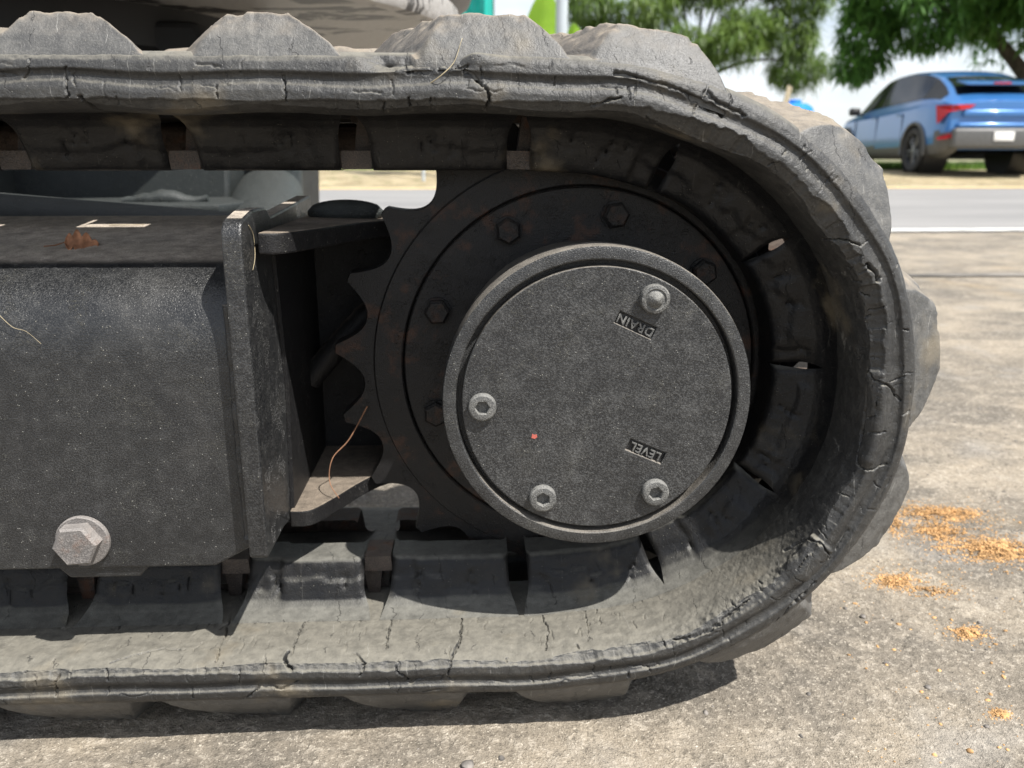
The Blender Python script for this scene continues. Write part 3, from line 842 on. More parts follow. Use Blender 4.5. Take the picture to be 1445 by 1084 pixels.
# ------------------------------------------------------------------ track frame
def section_round(pts, rads, k=8):
    """polygon with rounded corners"""
    out = []; n = len(pts)
    for i in range(n):
        p = Vector(pts[i]); a = (Vector(pts[i - 1]) - p).normalized(); b = (Vector(pts[(i + 1) % n]) - p).normalized()
        r = rads[i]
        if r <= 0: out.append(tuple(p)); continue
        A, B = p + a * r, p + b * r
        for j in range(k + 1):
            t_ = j / k; q = A * (1 - t_) ** 2 + p * 2 * t_ * (1 - t_) + B * t_ ** 2; out.append(tuple(q))
    return out
sec = section_round([(-.010, -.111), (-.010, .086), (.060, .0965), (.205, .1125), (.205, -.111)], [.002, .055, .008, .01, .002], 14)
xs = [-1.05, -.8, -.6, -.45, -.35, -.285, -.262, -.248, -.2352]
V = []
for x in xs:
    lift = 0 if x < -.27 else np.interp(x, [-.262, -.2352], [0, .0145])
    V += [(x, y, z + (lift if z < -.09 else 0)) for y, z in sec]
ns = len(sec)
Q = [list(f) for f in grid_faces(len(xs), ns, wrap_v=True)] + [list(range(ns)), [len(V) - ns + i for i in range(ns)][::-1]]
frame = mesh_np('track_frame', V, [q[::-1] for q in Q], 'box_paint', None, True, 55)
adopt(frame); frame['label'] = 'black box-section track frame with a dusty sloping top'
# end plate: upright slab closing the box
ep = section_round([(-.0225, -.100), (-.0225, .122), (.010, .1275), (.045, .127), (.055, .120), (.205, .128), (.205, -.1065), (.050, -.1065), (.046, -.1040), (.030, -.1000)], [.003, .012, .006, .004, .004, .004, .004, .004, .006, .006], 6)
prism('end_plate', ep, 'x', -.2350, -.2225, 'box_paint', frame, .0016)
# weld bead between the box and its end plate
zz_ = np.linspace(-.090, .070, 90)
wp = np.stack([np.full(90, -.2372), -.0112 + .0010 * fbm(zz_ * 60, zz_ * 0, 3, 4), zz_], -1)
tube('weld_bead', wp, .0034 + .0009 * fbm(zz_ * 110, zz_ * 0, 2, 8), 'box_paint', frame, 10)
# clamp bolt with washer
bw = lathe('washer', [(.0001, -.0032), (.0172, -.0032), (.0178, -.0026), (.0178, 0)], 'bolt_steel', frame, 48); bw.location = (-.3475, -.0102, -.0895)
bh = bm_obj('frame_bolt', hex_head(.0150, .0095, .0016, 6, rad(4)), 'bolt_steel', frame, True, 30); bh.location = (-.3485, -.0134, -.0890)
# small lip of the roller bracket below
prism('roller_bracket', [(-.372, -.109), (-.305, -.109), (-.315, -.1195), (-.362, -.1195)], 'y', -.007, .20, 'box_paint', frame, .0015)
prism('roller_bracket', [(-.72, -.109), (-.62, -.109), (-.63, -.1195), (-.71, -.1195)], 'y', -.007, .20, 'box_paint', frame, .0015)
# motor bracket: lower and upper flanges and a back wall between box and hub
def smooth_poly(ctrl, k=8):
    P = np.array(ctrl, float); out = []
    for i in range(len(P) - 1):
        p0, p1, p2, p3 = P[max(i - 1, 0)], P[i], P[i + 1], P[min(i + 2, len(P) - 1)]
        for j in range(k):
            t_ = j / k
            out.append(tuple(.5 * ((2 * p1) + (-p0 + p2) * t_ + (2 * p0 - 5 * p1 + 4 * p2 - p3) * t_ ** 2 + (-p0 + 3 * p1 - 3 * p2 + p3) * t_ ** 3)))
    out.append(tuple(P[-1])); return out
edge = smooth_poly([(-.222, .044), (-.207, .046), (-.193, .068), (-.177, .100), (-.160, .124), (-.135, .137), (-.09, .140)])
br = empty('motor_bracket'); br.parent = EXC; br.location = EXC_OFF
prism('lower_flange', edge + [(-.09, .20), (-.222, .20)], 'z', -.108, -.095, 'bracket_paint', br, .0012)
edge = smooth_poly([(-.222, .002), (-.207, .008), (-.190, .050), (-.168, .112), (-.14, .136), (-.09, .140)])
o = prism('upper_flange', edge + [(-.05, .20), (-.222, .20)], 'z', .094, .108, 'bracket_paint', br, .0015)
o.matrix_local = Matrix.Translation((0, 0, .0)) @ Matrix.Rotation(rad(1.5), 4, 'Y')
prism('shade_liner', [(.050, -.095), (.060, .00), (.048, .094), (.190, .094), (.190, -.095)], 'x', -.2223, -.2195, 'bracket_paint', br, .0)  # thin dark sheet added as painted shade over the end plate's rear side
prism('back_wall', [(-.2215, -.097), (-.06, -.097), (-.06, .1), (-.2215, .1)], 'y', .19, .20, 'bracket_paint', br, .0)
lathe('travel_motor', [(.001, .118), (.086, .118), (.086, .165), (.075, .19), (.075, .32), (.06, .34), (.001, .34)], 'dark_steel', br, 64)
zz_ = np.linspace(-1, 1, 15)
tube('grease_fitting', np.stack([-.185 + .03 * zz_, .150 + 0 * zz_, .1165 + 0 * zz_], -1), .002 + .0085 * np.sqrt(np.clip(1 - zz_ ** 2, 0, 1)), 'frame_green', br, 20)
zz_ = np.linspace(0, 1, 26)
tube('hydraulic_hose', np.stack([-.2225 + .12 * zz_, .150 + 0 * zz_, -.022 + .105 * zz_ + .012 * np.sin(zz_ * 3)], -1), .0100 + .0008 * np.sin(zz_ * 80), 'bracket_paint', br, 14)

# ------------------------------------------------------------------ undercarriage frame seen over the box
uf = empty('undercarriage_frame'); uf.parent = EXC; uf.location = EXC_OFF
def cone(name, a, b, ra, rb, mat, parent, n=28):
    P = [np.array(a) * (1 - w) + np.array(b) * w for w in np.linspace(0, 1, 8)]
    return tube(name, P, np.linspace(ra, rb, 8), mat, parent, n)
cone('side_leg', (-.66, .30, .082), (-.26, .30, .079), .056, .024, 'frame_green', uf)
prism('leg_root', [(-.95, .0), (-.60, .0), (-.575, .135), (-.585, .165), (-.95, .175)], 'y', .25, .37, 'frame_green', uf, .006)
prism('centre_box', [(-1.15, -.02), (-.415, -.02), (-.405, .18), (-1.15, .18)], 'y', .62, 1.3, 'frame_green', uf, .006)
prism('stiffener', [(-.70, -.0), (-.685, -.0), (-.685, .18), (-.70, .18)], 'y', .56, .62, 'frame_green', uf, .002)
prism('gusset', [(-.60, .44), (-.37, .44), (-.33, .62), (-.62, .62)], 'z', .096, .108, 'frame_green', uf, .003)
zz_ = np.linspace(0, 1, 16)
tube('gusset_weld', np.stack([-.50 + .1 * zz_, .50 + 0 * zz_, .110 + .006 * fbm(zz_ * 6, zz_ * 0, 3, 2)], -1), .005 + .006 * np.sin(zz_ * 3.1) ** 2, 'frame_green', uf, 10)
cone('cross_tube', (-.30, .31, .035), (-.43, .95, .125), .046, .055, 'frame_green', uf)
prism('far_rail', [(-.19, .02), (-.02, .02), (-.02, .055), (-.19, .05)], 'y', 1.28, 1.33, 'dark_steel', uf, .004)

# ------------------------------------------------------------------ upper body over the track
t = NT('worn_grey')
a1 = t.noise(7, 5, .6, t.scale((1, 2.2, 1)), .6)
c1 = t.mix(t.ramp(a1, .54, .58), (.44, .42, .40), (.055, .052, .05))
t.col(c1); t.rough(.45); t.bump(t.noise(60, 4), .002); M['worn_grey'] = t.m
simple('body_mauve', (.095, .082, .085), .4, var=.2, sc=6)
simple('under_black', (.012, .012, .013), .6, var=.4, sc=12)
ub = empty('upper_body'); ub.parent = EXC; ub.location = EXC_OFF
C0 = (-.73, 1.03, 0)
lathe('turntable_plate', [(.001, .365), (.585, .365), (.60, .360), (.618, .362), (.624, .372), (.624, .40), (.60, .42), (.001, .42)], 'worn_grey', ub, 128, 'z', C0)
lathe('slew_ring', [(.001, .262), (.40, .262), (.42, .272), (.425, .30), (.415, .31), (.415, .366)], 'under_black', ub, 96, 'z', (-.86, 1.0, 0))
lathe('counterweight_skirt', [(.001, .422), (.64, .422), (.655, .430), (.67, .47), (.685, .62), (.65, .66), (.001, .66)], 'body_mauve', ub, 128, 'z', (-.74, 1.10, 0))
prism('blade_arm', [(-1.6, .22), (-.60, .22), (-.44, .27), (-.47, .345), (-1.6, .36)], 'y', .75, .90, 'under_black', ub, .01)

# ================================================================== CAR across the road
def car_paint(name, c, rough=.25, coat=1.0, metal=.35):
    t = NT(name); n = t.noise(60, 2)
    t.col(t.mix(t.ramp(n, .3, .7), tuple(x * .94 for x in c), tuple(x * 1.06 for x in c)))
    t.rough(rough); t.b.inputs['Metallic'].default_value = metal
    t.b.inputs['Coat Weight'].default_value = coat; t.b.inputs['Coat Roughness'].default_value = .06
    M[name] = t.m
car_paint('blue_paint', (.036, .155, .40), .28, 1.0, .25)
simple('car_grey', (.085, .085, .083), .45, var=.1)
simple('car_black', (.012, .012, .013), .5, var=.2)
simple('tyre_rubber', (.035, .034, .033), .85, var=.25, sc=30)
simple('rim_grey', (.20, .20, .205), .35, .7, var=.15)
simple('tail_red', (.42, .012, .018), .2, var=.15)
simple('plate_white', (.75, .75, .74), .5, var=.05)
simple('chrome', (.62, .63, .64), .18, .9, var=.05)
t = NT('car_glass'); t.col((.007, .008, .010)); t.rough(.05); t.b.inputs['Specular IOR Level'].default_value = .35; M['car_glass'] = t.m

CW = Vector((math.sin(YAW), math.cos(YAW), 0)); CR_ = Vector((math.cos(YAW), -math.sin(YAW), 0))
car_o = CAM + CW * (14.0 - .86) + CR_ * (6.42 + .93)
CAR = empty('parked_car', (car_o.x, car_o.y, .172))
CAR.rotation_euler = (0, 0, rad(90) - YAW)            # car's own x points forward, away from the viewer
tag(CAR, 'blue crossover car with red triangular tail lights parked across the road', 'car')
# stations along the length (0 rear, 4.62 front)
ST = np.array([
 # x     belt   roof   wbelt  wroof  sill
 [0.00,  .96,  1.00,  .74,   .66,   .42],
 [0.05, 1.01,  1.06,  .82,   .72,   .33],
 [0.18, 1.05,  1.13,  .87,   .73,   .27],
 [0.45, 1.07,  1.30,  .900,  .66,   .25],
 [0.80, 1.06,  1.46,  .915,  .62,   .24],
 [1.20, 1.03,  1.555, .92,   .61,   .24],
 [1.70, 1.00,  1.60,  .92,   .61,   .24],
 [2.20,  .98,  1.60,  .92,   .62,   .24],
 [2.60,  .965, 1.55,  .92,   .63,   .24],
 [3.00,  .955, 1.38,  .915,  .66,   .24],
 [3.35,  .945, 1.15,  .91,   .71,   .24],
 [3.55,  .935, 1.03,  .905,  .76,   .24],
 [3.90,  .89,   .97,  .88,   .72,   .25],
 [4.25,  .80,   .88,  .81,   .62,   .26],
 [4.50,  .66,   .72,  .66,   .46,   .30],
 [4.62,  .54,   .56,  .48,   .32,   .36]])
xq = np.r_[0, .02, np.linspace(.05, 4.62, 116)]
def sm(col):
    y = np.interp(xq, ST[:, 0], ST[:, col]); k = np.array([1, 2, 3, 2, 1]) / 9.
    for _ in range(2): y = np.convolve(np.r_[y[:1], y[:1], y, y[-1:], y[-1:]], k, 'valid')
    return y
bel, roo, wb, wr, sil = [sm(i) for i in range(1, 6)]
sec_pts = []
NSEC = 34
for i in range(len(xq)):
    b_, r_, w_, v_, s0_ = bel[i], roo[i], wb[i], wr[i], sil[i]
    cp = [(w_ * .80, s0_ - .05), (w_ * .955, s0_ + .02), (w_ * .985, s0_ + .12), (w_ * 1.0, s0_ + .28), (w_ * .992, (s0_ + .28) * .45 + b_ * .55), (w_ * .985, b_ - .06), (w_ * .955, b_),
          (w_ * .955 * .45 + v_ * .55, b_ * .45 + (r_ - .05) * .55), (v_, r_ - .045), (v_ * .86, r_ - .012), (v_ * .5, r_ + .008), (0, r_ + .014)]
    cp = np.array(cp); d = np.r_[0, np.cumsum(np.linalg.norm(np.diff(cp, axis=0), axis=1))]
    # fixed shares of points per panel so the waist line stays a clean edge
    u = np.r_[np.linspace(d[0], d[6], 20), np.linspace(d[6], d[8], 8)[1:], np.linspace(d[8], d[11], 8)[1:]]
    sec_pts.append(np.stack([np.interp(u, d, cp[:, 0]), np.interp(u, d, cp[:, 1])], -1))
SEC = np.array(sec_pts); NS_ = SEC.shape[1]
BELT, ROOFE = 19, 26
def car_surface(mask, name, mat, off=0.0, parent=CAR, sides=(1, -1)):
    """the skin panels (both sides) whose grid cells are in mask, pushed outward by off"""
    V, F = [], []
    for sgn in sides:
        P = np.stack([np.broadcast_to(xq[:, None], SEC.shape[:2]), sgn * SEC[..., 0], SEC[..., 1]], -1)
        N = -np.cross(np.gradient(P, axis=0), np.gradient(P, axis=1)) * sgn; N /= np.linalg.norm(N, axis=-1, keepdims=True) + 1e-9
        P = P + N * off
        base = sum(len(v) for v in V); V.append(P.reshape(-1, 3))
        Q = grid_faces(len(xq), NS_)[mask.ravel()]
        F.append((Q if sgn > 0 else Q[:, ::-1]) + base)
    V = np.vstack(V); F = np.vstack(F)
    used = np.unique(F); remap = np.zeros(len(V), int); remap[used] = np.arange(len(used))
    bm_ = bmesh.new(); vv = [bm_.verts.new(v) for v in V[used]]
    for f in remap[F]:
        try: bm_.faces.new([vv[i] for i in f])
        except ValueError: pass
    bmesh.ops.remove_doubles(bm_, verts=bm_.verts[:], dist=.0008)
    return bm_obj(name, bm_, mat, parent, True, 40)
ix = .5 * (xq[:-1] + xq[1:])[:, None]; sz_ = .25 * (SEC[:-1, :-1, 1] + SEC[1:, :-1, 1] + SEC[:-1, 1:, 1] + SEC[1:, 1:, 1])
jj = np.arange(NS_ - 1)[None] + 0 * ix; ixx = ix + 0 * jj
WX = (.86, 3.66); WR = .345; WZ = .345
arch = np.zeros_like(ixx, bool)
for wx in WX: arch |= (np.hypot(ixx - wx, sz_ - WZ) < .405) & (jj < 16)
clad = (sz_ < np.where(ixx < .25, .60, .40)) & (jj < BELT)
glass_side = (jj >= BELT + 1) & (jj < ROOFE) & (ixx > .86) & (ixx < 3.28)
pillars = (np.abs(ixx - 2.28 - .1 * (sz_ - 1.2)) < .05)
glass_q = (jj >= BELT + 1) & (jj < ROOFE) & (ixx > .30) & (ixx <= .86)
glass_rear = (jj >= ROOFE + 1) & (ixx > .20) & (ixx < .76)
glass_front = (jj >= ROOFE + 1) & (ixx > 2.62) & (ixx < 3.42)
car_surface(~arch & ~clad, 'body', 'blue_paint')
for sd in ((1,), (-1,)):
    for x0_, x1_, nm_ in ((-1, .86, 'rear_cladding'), (.86, 3.66, 'sill_cladding'), (3.66, 9, 'front_cladding')):
        car_surface(clad & ~arch & (ixx > x0_) & (ixx <= x1_), nm_, 'car_grey', .004, CAR, sd)
    car_surface(glass_side & ~pillars & (ixx > 2.28), 'front_side_window', 'car_glass', .006, CAR, sd)
    car_surface(glass_side & ~pillars & (ixx < 2.28), 'rear_side_window', 'car_glass', .006, CAR, sd)
    car_surface(glass_q, 'quarter_panel', 'car_black', .005, CAR, sd)
    car_surface(glass_side & pillars, 'window_pillar', 'car_black', .005, CAR, sd)
car_surface(glass_rear, 'rear_window', 'car_glass', .006)
car_surface(glass_front, 'windscreen', 'car_glass', .006)
# underside and rear cap
bm = bmesh.new()
for pts in ([(.2, -.75, .28), (4.4, -.7, .28), (4.4, .7, .28), (.2, .75, .28)],):
    bm.faces.new([bm.verts.new(p) for p in pts])
bm_obj('underbody', bm, 'car_black', CAR, False)
bm = bmesh.new()
P0 = SEC[0]; left = [bm.verts.new((0, p[0], p[1])) for p in P0]; right = [bm.verts.new((0, -p[0], p[1])) for p in P0[:-1][::-1]]
bm.faces.new(left + right)
bm_obj('tailgate', bm, 'blue_paint', CAR, True, 20)
# rear bumper, bright strip, number plate, lights
bm = bmesh.new(); add_box(bm, (-.03, 0, .50), (.16, 1.50, .30), .05, seg=3); bm_obj('rear_bumper', bm, 'car_grey', CAR)
bm = bmesh.new(); add_box(bm, (-.020, 0, .86), (.07, 1.22, .10), .025, seg=3); bm_obj('tailgate_ridge', bm, 'blue_paint', CAR)
bm = bmesh.new(); add_box(bm, (-.035, 0, .69), (.07, 1.36, .07), .025, seg=3); bm_obj('tailgate_ridge', bm, 'blue_paint', CAR)
bm = bmesh.new(); add_box(bm, (-.118, 0, .53), (.015, .30, .13), .004); bm_obj('number_plate', bm, 'plate_white', CAR)
bm = bmesh.new(); add_box(bm, (.30, 0, 1.325), (.34, 1.06, .035), .014, Matrix.Rotation(rad(-13), 3, 'Y')); bm_obj('roof_spoiler', bm, 'blue_paint', CAR) 
bm = bmesh.new(); add_box(bm, (.125, 0, 1.30), (.02, .26, .022), .004); bm_obj('brake_light', bm, 'tail_red', CAR)
def skin_patch(outline, name, mat, sgn, off):
    """a lamp that follows the skin: outline in (way round the rear corner, height)"""
    # way round: 0 = tailgate centre line, growing to the side and then forward along the flank
    bm_ = bmesh.new()
    def at(u, z):
        w_ = .80
        if u <= .62: return Vector((-.022, sgn * u, z))
        k = min(1.0, (u - .62) / .34)
        return Vector((-.022 + .26 * k ** 1.6, sgn * (.62 + .30 * math.sin(k * 1.45)), z))
    pts = []
    for (a, b) in zip(outline, outline[1:] + outline[:1]):
        for i in range(6): pts.append((a[0] + (b[0] - a[0]) * i / 6, a[1] + (b[1] - a[1]) * i / 6))
    A = [bm_.verts.new(at(*p)) for p in pts]
    bm_.faces.new(A)
    bmesh.ops.triangulate(bm_, faces=bm_.faces[:])
    r = bmesh.ops.extrude_face_region(bm_, geom=bm_.faces[:])
    d = Vector((-1, sgn * .8, 0)).normalized() * off
    for v in [g for g in r['geom'] if isinstance(g, bmesh.types.BMVert)]: v.co += d
    return bm_obj(name, bm_, mat, CAR, False)
for sgn in (1, -1):
    skin_patch([(.42, .985), (.93, .985), (.905, .93), (.885, .72), (.85, .74), (.76, .885), (.50, .935)], 'tail_light', 'tail_red', sgn, .05)
    skin_patch([(.62, .60), (.86, .52), (.84, .48), (.62, .53)], 'reflector', 'tail_red', sgn, .07)
    # wheels
    for wx in WX:
        wh = empty('wheel'); wh.parent = CAR; wh.location = (wx, sgn * .80, WR)
        if sgn < 0: wh.rotation_euler = (0, 0, math.pi)
        tyre = lathe('tyre', [(.245, -.11), (.31, -.115), (.338, -.095), (.345, -.06), (.345, .06), (.338, .095), (.31, .115), (.245, .11), (.245, -.11)], 'tyre_rubber', wh, 48)
        lathe('wheel_disc', [(.246, -.08), (.246, .085), (.238, .09), (.225, .075), (.222, .045), (.001, .045)], 'car_black', wh, 40)
        bm = bmesh.new()
        for k in range(10):
            a = 2 * math.pi * k / 10 + (.11 if k % 2 else -.11)
            add_box(bm, (.135 * math.cos(a), .072, .135 * math.sin(a)), (.20, .02, .022), .005, Matrix.Rotation(-a, 3, 'Y'), 1)
        bm_obj('rim', bm, 'rim_grey', wh)
        lathe('hub_cap', [(.001, .092), (.04, .09), (.045, .07), (.045, .05)], 'rim_grey', wh, 20)
        # arch trim and dark wheel house
        aa = np.linspace(rad(-12), rad(192), 40)
        tube('wheel_arch', np.stack([wx + .405 * np.cos(aa), np.full(40, sgn * .905), WZ + .405 * np.sin(aa)], -1), .030, 'car_grey', CAR, 8)
        wl = lathe('wheel_house', [(.43, -.30), (.43, .08)], 'car_black', CAR, 40); wl.location = (wx, sgn * .80, WZ)
        if sgn < 0: wl.rotation_euler = (0, 0, math.pi)
        wl = lathe('wheel_house', [(.43, -.30), (.001, -.30)], 'car_black', CAR, 40); wl.location = (wx, sgn * .80, WZ)
        if sgn < 0: wl.rotation_euler = (0, 0, math.pi)
    bm = bmesh.new(); add_box(bm, (3.08, sgn * 1.02, 1.03), (.12, .20, .14), .045, seg=3); add_box(bm, (3.10, sgn * .91, .985), (.06, .10, .03), .008)
    bm_obj('door_mirror', bm, 'car_black', CAR)
    for hx in (1.42, 2.42):
        bm = bmesh.new(); add_box(bm, (hx, sgn * .918, .90), (.20, .03, .032), .012, seg=2); bm_obj('door_handle', bm, 'blue_paint', CAR)
    for dx in (1.30, 2.30, 3.25):
        bm = bmesh.new(); add_box(bm, (dx, sgn * .916, .70), (.008, .012, .42), .0); bm_obj('door_seam', bm, 'car_black', CAR, False)

# ================================================================== TREES AND PLANTS
def leaf_mat(name, c0, c1, trans=.35):
    t = NT(name)
    n = t.noise(.9, 4, .6); n2 = t.noise(7, 3)
    c = t.mix(t.ramp(n, .35, .65), c0, c1); c = t.mix(t.math('MULTIPLY', t.ramp(n2, .45, .7), .5), c, tuple(x * 1.5 for x in c1))
    t.col(c); t.rough(.45)
    tr = t.n('ShaderNodeBsdfTranslucent'); t.l(t.mix(.5, c, tuple(x * 1.8 for x in c1)), tr.inputs[0])
    ms = t.n('ShaderNodeMixShader'); ms.inputs[0].default_value = trans
    t.l(t.b.outputs[0], ms.inputs[1]); t.l(tr.outputs[0], ms.inputs[2]); t.l(ms.outputs[0], t.out.inputs[0])
    M[name] = t.m
leaf_mat('mango_leaf', (.050, .125, .028), (.110, .225, .048), .45)
leaf_mat('willow_leaf', (.080, .145, .030), (.15, .22, .05))
leaf_mat('banana_leaf_green', (.16, .30, .02), (.22, .38, .03), .45)
leaf_mat('grass_leaf', (.07, .15, .02), (.12, .22, .03))
simple('bark', (.07, .058, .048), .9, var=.4, sc=8, bump=.02)

def leaves(centres, dirs, per, ln, wd, droop, seed):
    """whorls of long leaves: every leaf four bent quads"""
    r = np.random.RandomState(seed); n = len(centres)
    C = np.repeat(centres, per, 0); A = np.repeat(dirs, per, 0)
    ph = np.tile(np.arange(per) * 2.399, n) + np.repeat(r.uniform(0, 6.28, n), per)
    ref = np.where(np.abs(A[:, 2:3]) < .9, np.array([[0, 0, 1.0]]), np.array([[1.0, 0, 0]]))
    X = np.cross(A, ref); X /= np.linalg.norm(X, axis=1)[:, None]; Y = np.cross(A, X)
    el = r.uniform(-.15, .85, (n * per, 1))
    D = (np.cos(ph)[:, None] * X + np.sin(ph)[:, None] * Y) * np.cos(el) + A * np.sin(el)
    L_ = ln * r.uniform(.65, 1.15, (n * per, 1)); W_ = wd * r.uniform(.7, 1.2, (n * per, 1))
    side = np.cross(D, np.array([[0, 0, 1.0]])); side /= np.linalg.norm(side, axis=1)[:, None] + 1e-6
    V = []
    for t_, w in ((.04, .12), (.35, .95), (.7, .75), (1.0, .04)):
        p = C + D * L_ * t_ - np.array([[0, 0, 1.0]]) * (droop * L_ * t_ ** 2)
        V += [p - side * W_ * w * .5, p + side * W_ * w * .5 + np.array([[0, 0, .006]])]
    V = np.stack(V, 1).reshape(-1, 3); b = np.arange(n * per)[:, None] * 8
    Q = np.vstack([np.hstack([b + 2 * k, b + 2 * k + 1, b + 2 * k + 3, b + 2 * k + 2]) for k in range(3)])
    return V, Q

def limb(a, b, bend, ra, rb, k=9):
    a, b = np.array(a, float), np.array(b, float); t_ = np.linspace(0, 1, k)[:, None]
    P = a * (1 - t_) + b * t_ + np.sin(t_ * math.pi) * np.array(bend); return P, np.linspace(ra, rb, k)
def join_tubes(name, parts, mat, parent, n=9):
    V, F, off = [], [], 0
    for P, R in parts:
        v, q = tube_arr(P, R, n); V.append(v); F += [[i + off for i in f] for f in q]; off += len(v)
    return mesh_np(name, np.vstack(V), F, mat, parent, True, 60)

# --- broad tree over the car
def mango():
    b = cam_point((1432 - 722) / 1180, 20.0, z=.138)
    T = empty('mango_tree', b); tag(T, 'dense dark green broad tree hanging over the blue car', 'tree')
    r = np.random.RandomState(3)
    H = np.array
    join_tubes('trunk', [limb((0, 0, -.1), (-.2, .1, 1.9), (.08, 0, 0), .34, .27)], 'bark', T, 14)
    limbs = [limb((-.2, .1, 1.8), (-2.4, -.2, 3.3), (-.1, 0, .3), .17, .08), limb((-.2, .1, 1.8), (-.9, -1.6, 4.2), (0, 0, .2), .16, .07), limb((-.2, .1, 1.8), (1.9, .3, 3.9), (0, 0, .3), .17, .07),
             limb((-.2, .1, 1.8), (.2, 1.6, 4.4), (0, 0, .2), .16, .07), limb((-2.2, -.2, 3.2), (-4.3, -.6, 3.0), (0, 0, .35), .08, .03), limb((-4.1, -.6, 3.1), (-4.75, -.8, 2.05), (-.1, 0, .1), .03, .012),
             limb((-2.0, -.2, 3.1), (-3.2, -1.4, 2.9), (0, 0, .3), .06, .025), limb((1.8, .3, 3.8), (3.4, -.5, 3.6), (0, 0, .3), .07, .03)]
    join_tubes('branch', limbs, 'bark', T, 9)
    C, D = [], []
    lobes = [((-.2, -.2, 5.2), (4.6, 4.2, 2.7), 1500), ((-3.2, -.7, 3.55), (1.9, 1.7, .95), 520), ((-.9, -1.9, 3.5), (1.7, 1.4, .95), 420), ((2.2, -1.0, 3.6), (2.2, 1.8, 1.0), 450),
             ((.4, -2.2, 3.15), (1.2, 1.2, .62), 200), ((-4.55, -.7, 2.75), (.55, .5, .85), 120), ((-4.78, -.8, 2.15), (.38, .35, .32), 42), ((1.2, -1.8, 2.95), (.9, .9, .5), 120)]
    for c, e, n in lobes:
        v = r.normal(size=(n, 3)); v /= np.linalg.norm(v, axis=1)[:, None]
        rad_ = r.uniform(.55, 1.0, (n, 1)) ** .6
        p = H(c) + v * rad_ * H(e) * (1 + .18 * np.sin(v[:, :1] * 7 + v[:, 2:] * 5))
        d = v * H([1, 1, .6]) + r.normal(size=(n, 3)) * .35 + H([0, 0, .05]); d /= np.linalg.norm(d, axis=1)[:, None]
        C.append(p); D.append(d)
    C, D = np.vstack(C), np.vstack(D)
    k = C[:, 2] > 1.9; C, D = C[k], D[k]
    V, Q = leaves(C, D, 12, .36, .060, .16, 4)
    mesh_np('crown', V, Q, 'mango_leaf', T, False)
mango()

# --- lighter feathery tree further left
def feathery():
    b = cam_point((960 - 722) / 1180, 27.0, z=.138)
    T = empty('feathery_tree', b); tag(T, 'light green feathery tree with thin drooping leaves above the track', 'tree')
    r = np.random.RandomState(8); H = np.array
    join_tubes('trunk', [limb((0, 0, -.1), (.1, 0, 2.6), (.15, 0, 0), .2, .15)], 'bark', T, 12)
    tips = [(-2.6, .2, 3.9), (-1.4, -.5, 4.6), (.2, -.4, 5.2), (1.6, -.3, 4.2), (2.9, 0, 3.9), (3.3, -.2, 3.0), (-.5, .6, 5.6), (1.2, .8, 5.6), (-3.2, 0, 4.8), (2.4, .3, 5.6), (.9, -1.0, 3.6), (-.6, -1.0, 3.5), (-2.0, -.6, 3.4), (3.2, -.1, 5.0)]
    limbs = [limb((.1, 0, 2.4), t_, (0, 0, .35), .07, .015) for t_ in tips]
    join_tubes('branch', limbs, 'bark', T, 7)
    C = []
    for t_ in tips:
        n = 150
        v = r.normal(size=(n, 3)); v /= np.linalg.norm(v, axis=1)[:, None]
        C.append(H(t_) + v * r.uniform(.2, 1, (n, 1)) ** .5 * H([1.0, .9, .62]) + H([0, 0, -.1]))
    for P, R in limbs:
        C.append(P[3:] + r.normal(size=(len(P) - 3, 3)) * .3)
    C = np.vstack(C); D = r.normal(size=C.shape) * .5 + H([0, 0, -.35]); D /= np.linalg.norm(D, axis=1)[:, None]
    V, Q = leaves(C, D, 13, .36, .034, .55, 6)
    mesh_np('crown', V, Q, 'willow_leaf', T, False)
feathery()

# --- banana plant behind the pole
def banana():
    b = cam_point((782 - 722) / 1180, 13.5, z=.138)
    T = empty('banana_plant', b); tag(T, 'banana plant with broad bright green leaf standing behind the pole', 'plant')
    simple('banana_stem', (.16, .20, .07), .6)
    tube('stem', [(0, 0, -.05), (.02, 0, .5), (.0, 0, 1.0), (0, 0, 1.35)], [.10, .085, .07, .04], 'banana_stem', T, 14)
    def leaf(base, tip, wid, bow, tw):
        base, tip = np.array(base, float), np.array(tip, float); k, m_ = 18, 7
        t_ = np.linspace(0, 1, k)
        mid = base + (tip - base) * t_[:, None] + np.outer(np.sin(t_ * math.pi), bow)
        w = wid * np.clip(np.sin(np.clip(t_ * 1.04 - .04, 0, 1) ** .8 * math.pi), .02, 1) ** .55
        ax = np.array([math.cos(tw), math.sin(tw), 0]); nr = np.array([-math.sin(tw), math.cos(tw), 0])
        V = []
        for q in np.linspace(-1, 1, m_):
            V.append(mid + np.outer(w * q * .5, ax) + np.outer(abs(q) * w * .16 + .012 * np.sin(t_ * 60) * abs(q), nr))
        V = np.stack(V, 1).reshape(-1, 3)
        return mesh_np('leaf', V, grid_faces(k, m_), 'banana_leaf_green', T)
    leaf((-.02, 0, 1.15), (-.17, -.05, 2.68), .62, (-.10, 0, 0), .15)
    leaf((.02, 0, 1.15), (.24, .02, 2.20), .40, (.08, 0, .05), -.3)
    leaf((.03, .05, 1.25), (.62, .1, 1.95), .24, (.05, 0, .25), .4)
    leaf((0, .05, 1.2), (-.75, .2, 1.6), .28, (-.05, 0, .35), .2)
    leaf((0, .0, 1.2), (.1, .7, 2.1), .3, (0, .1, .2), 1.3)
banana()

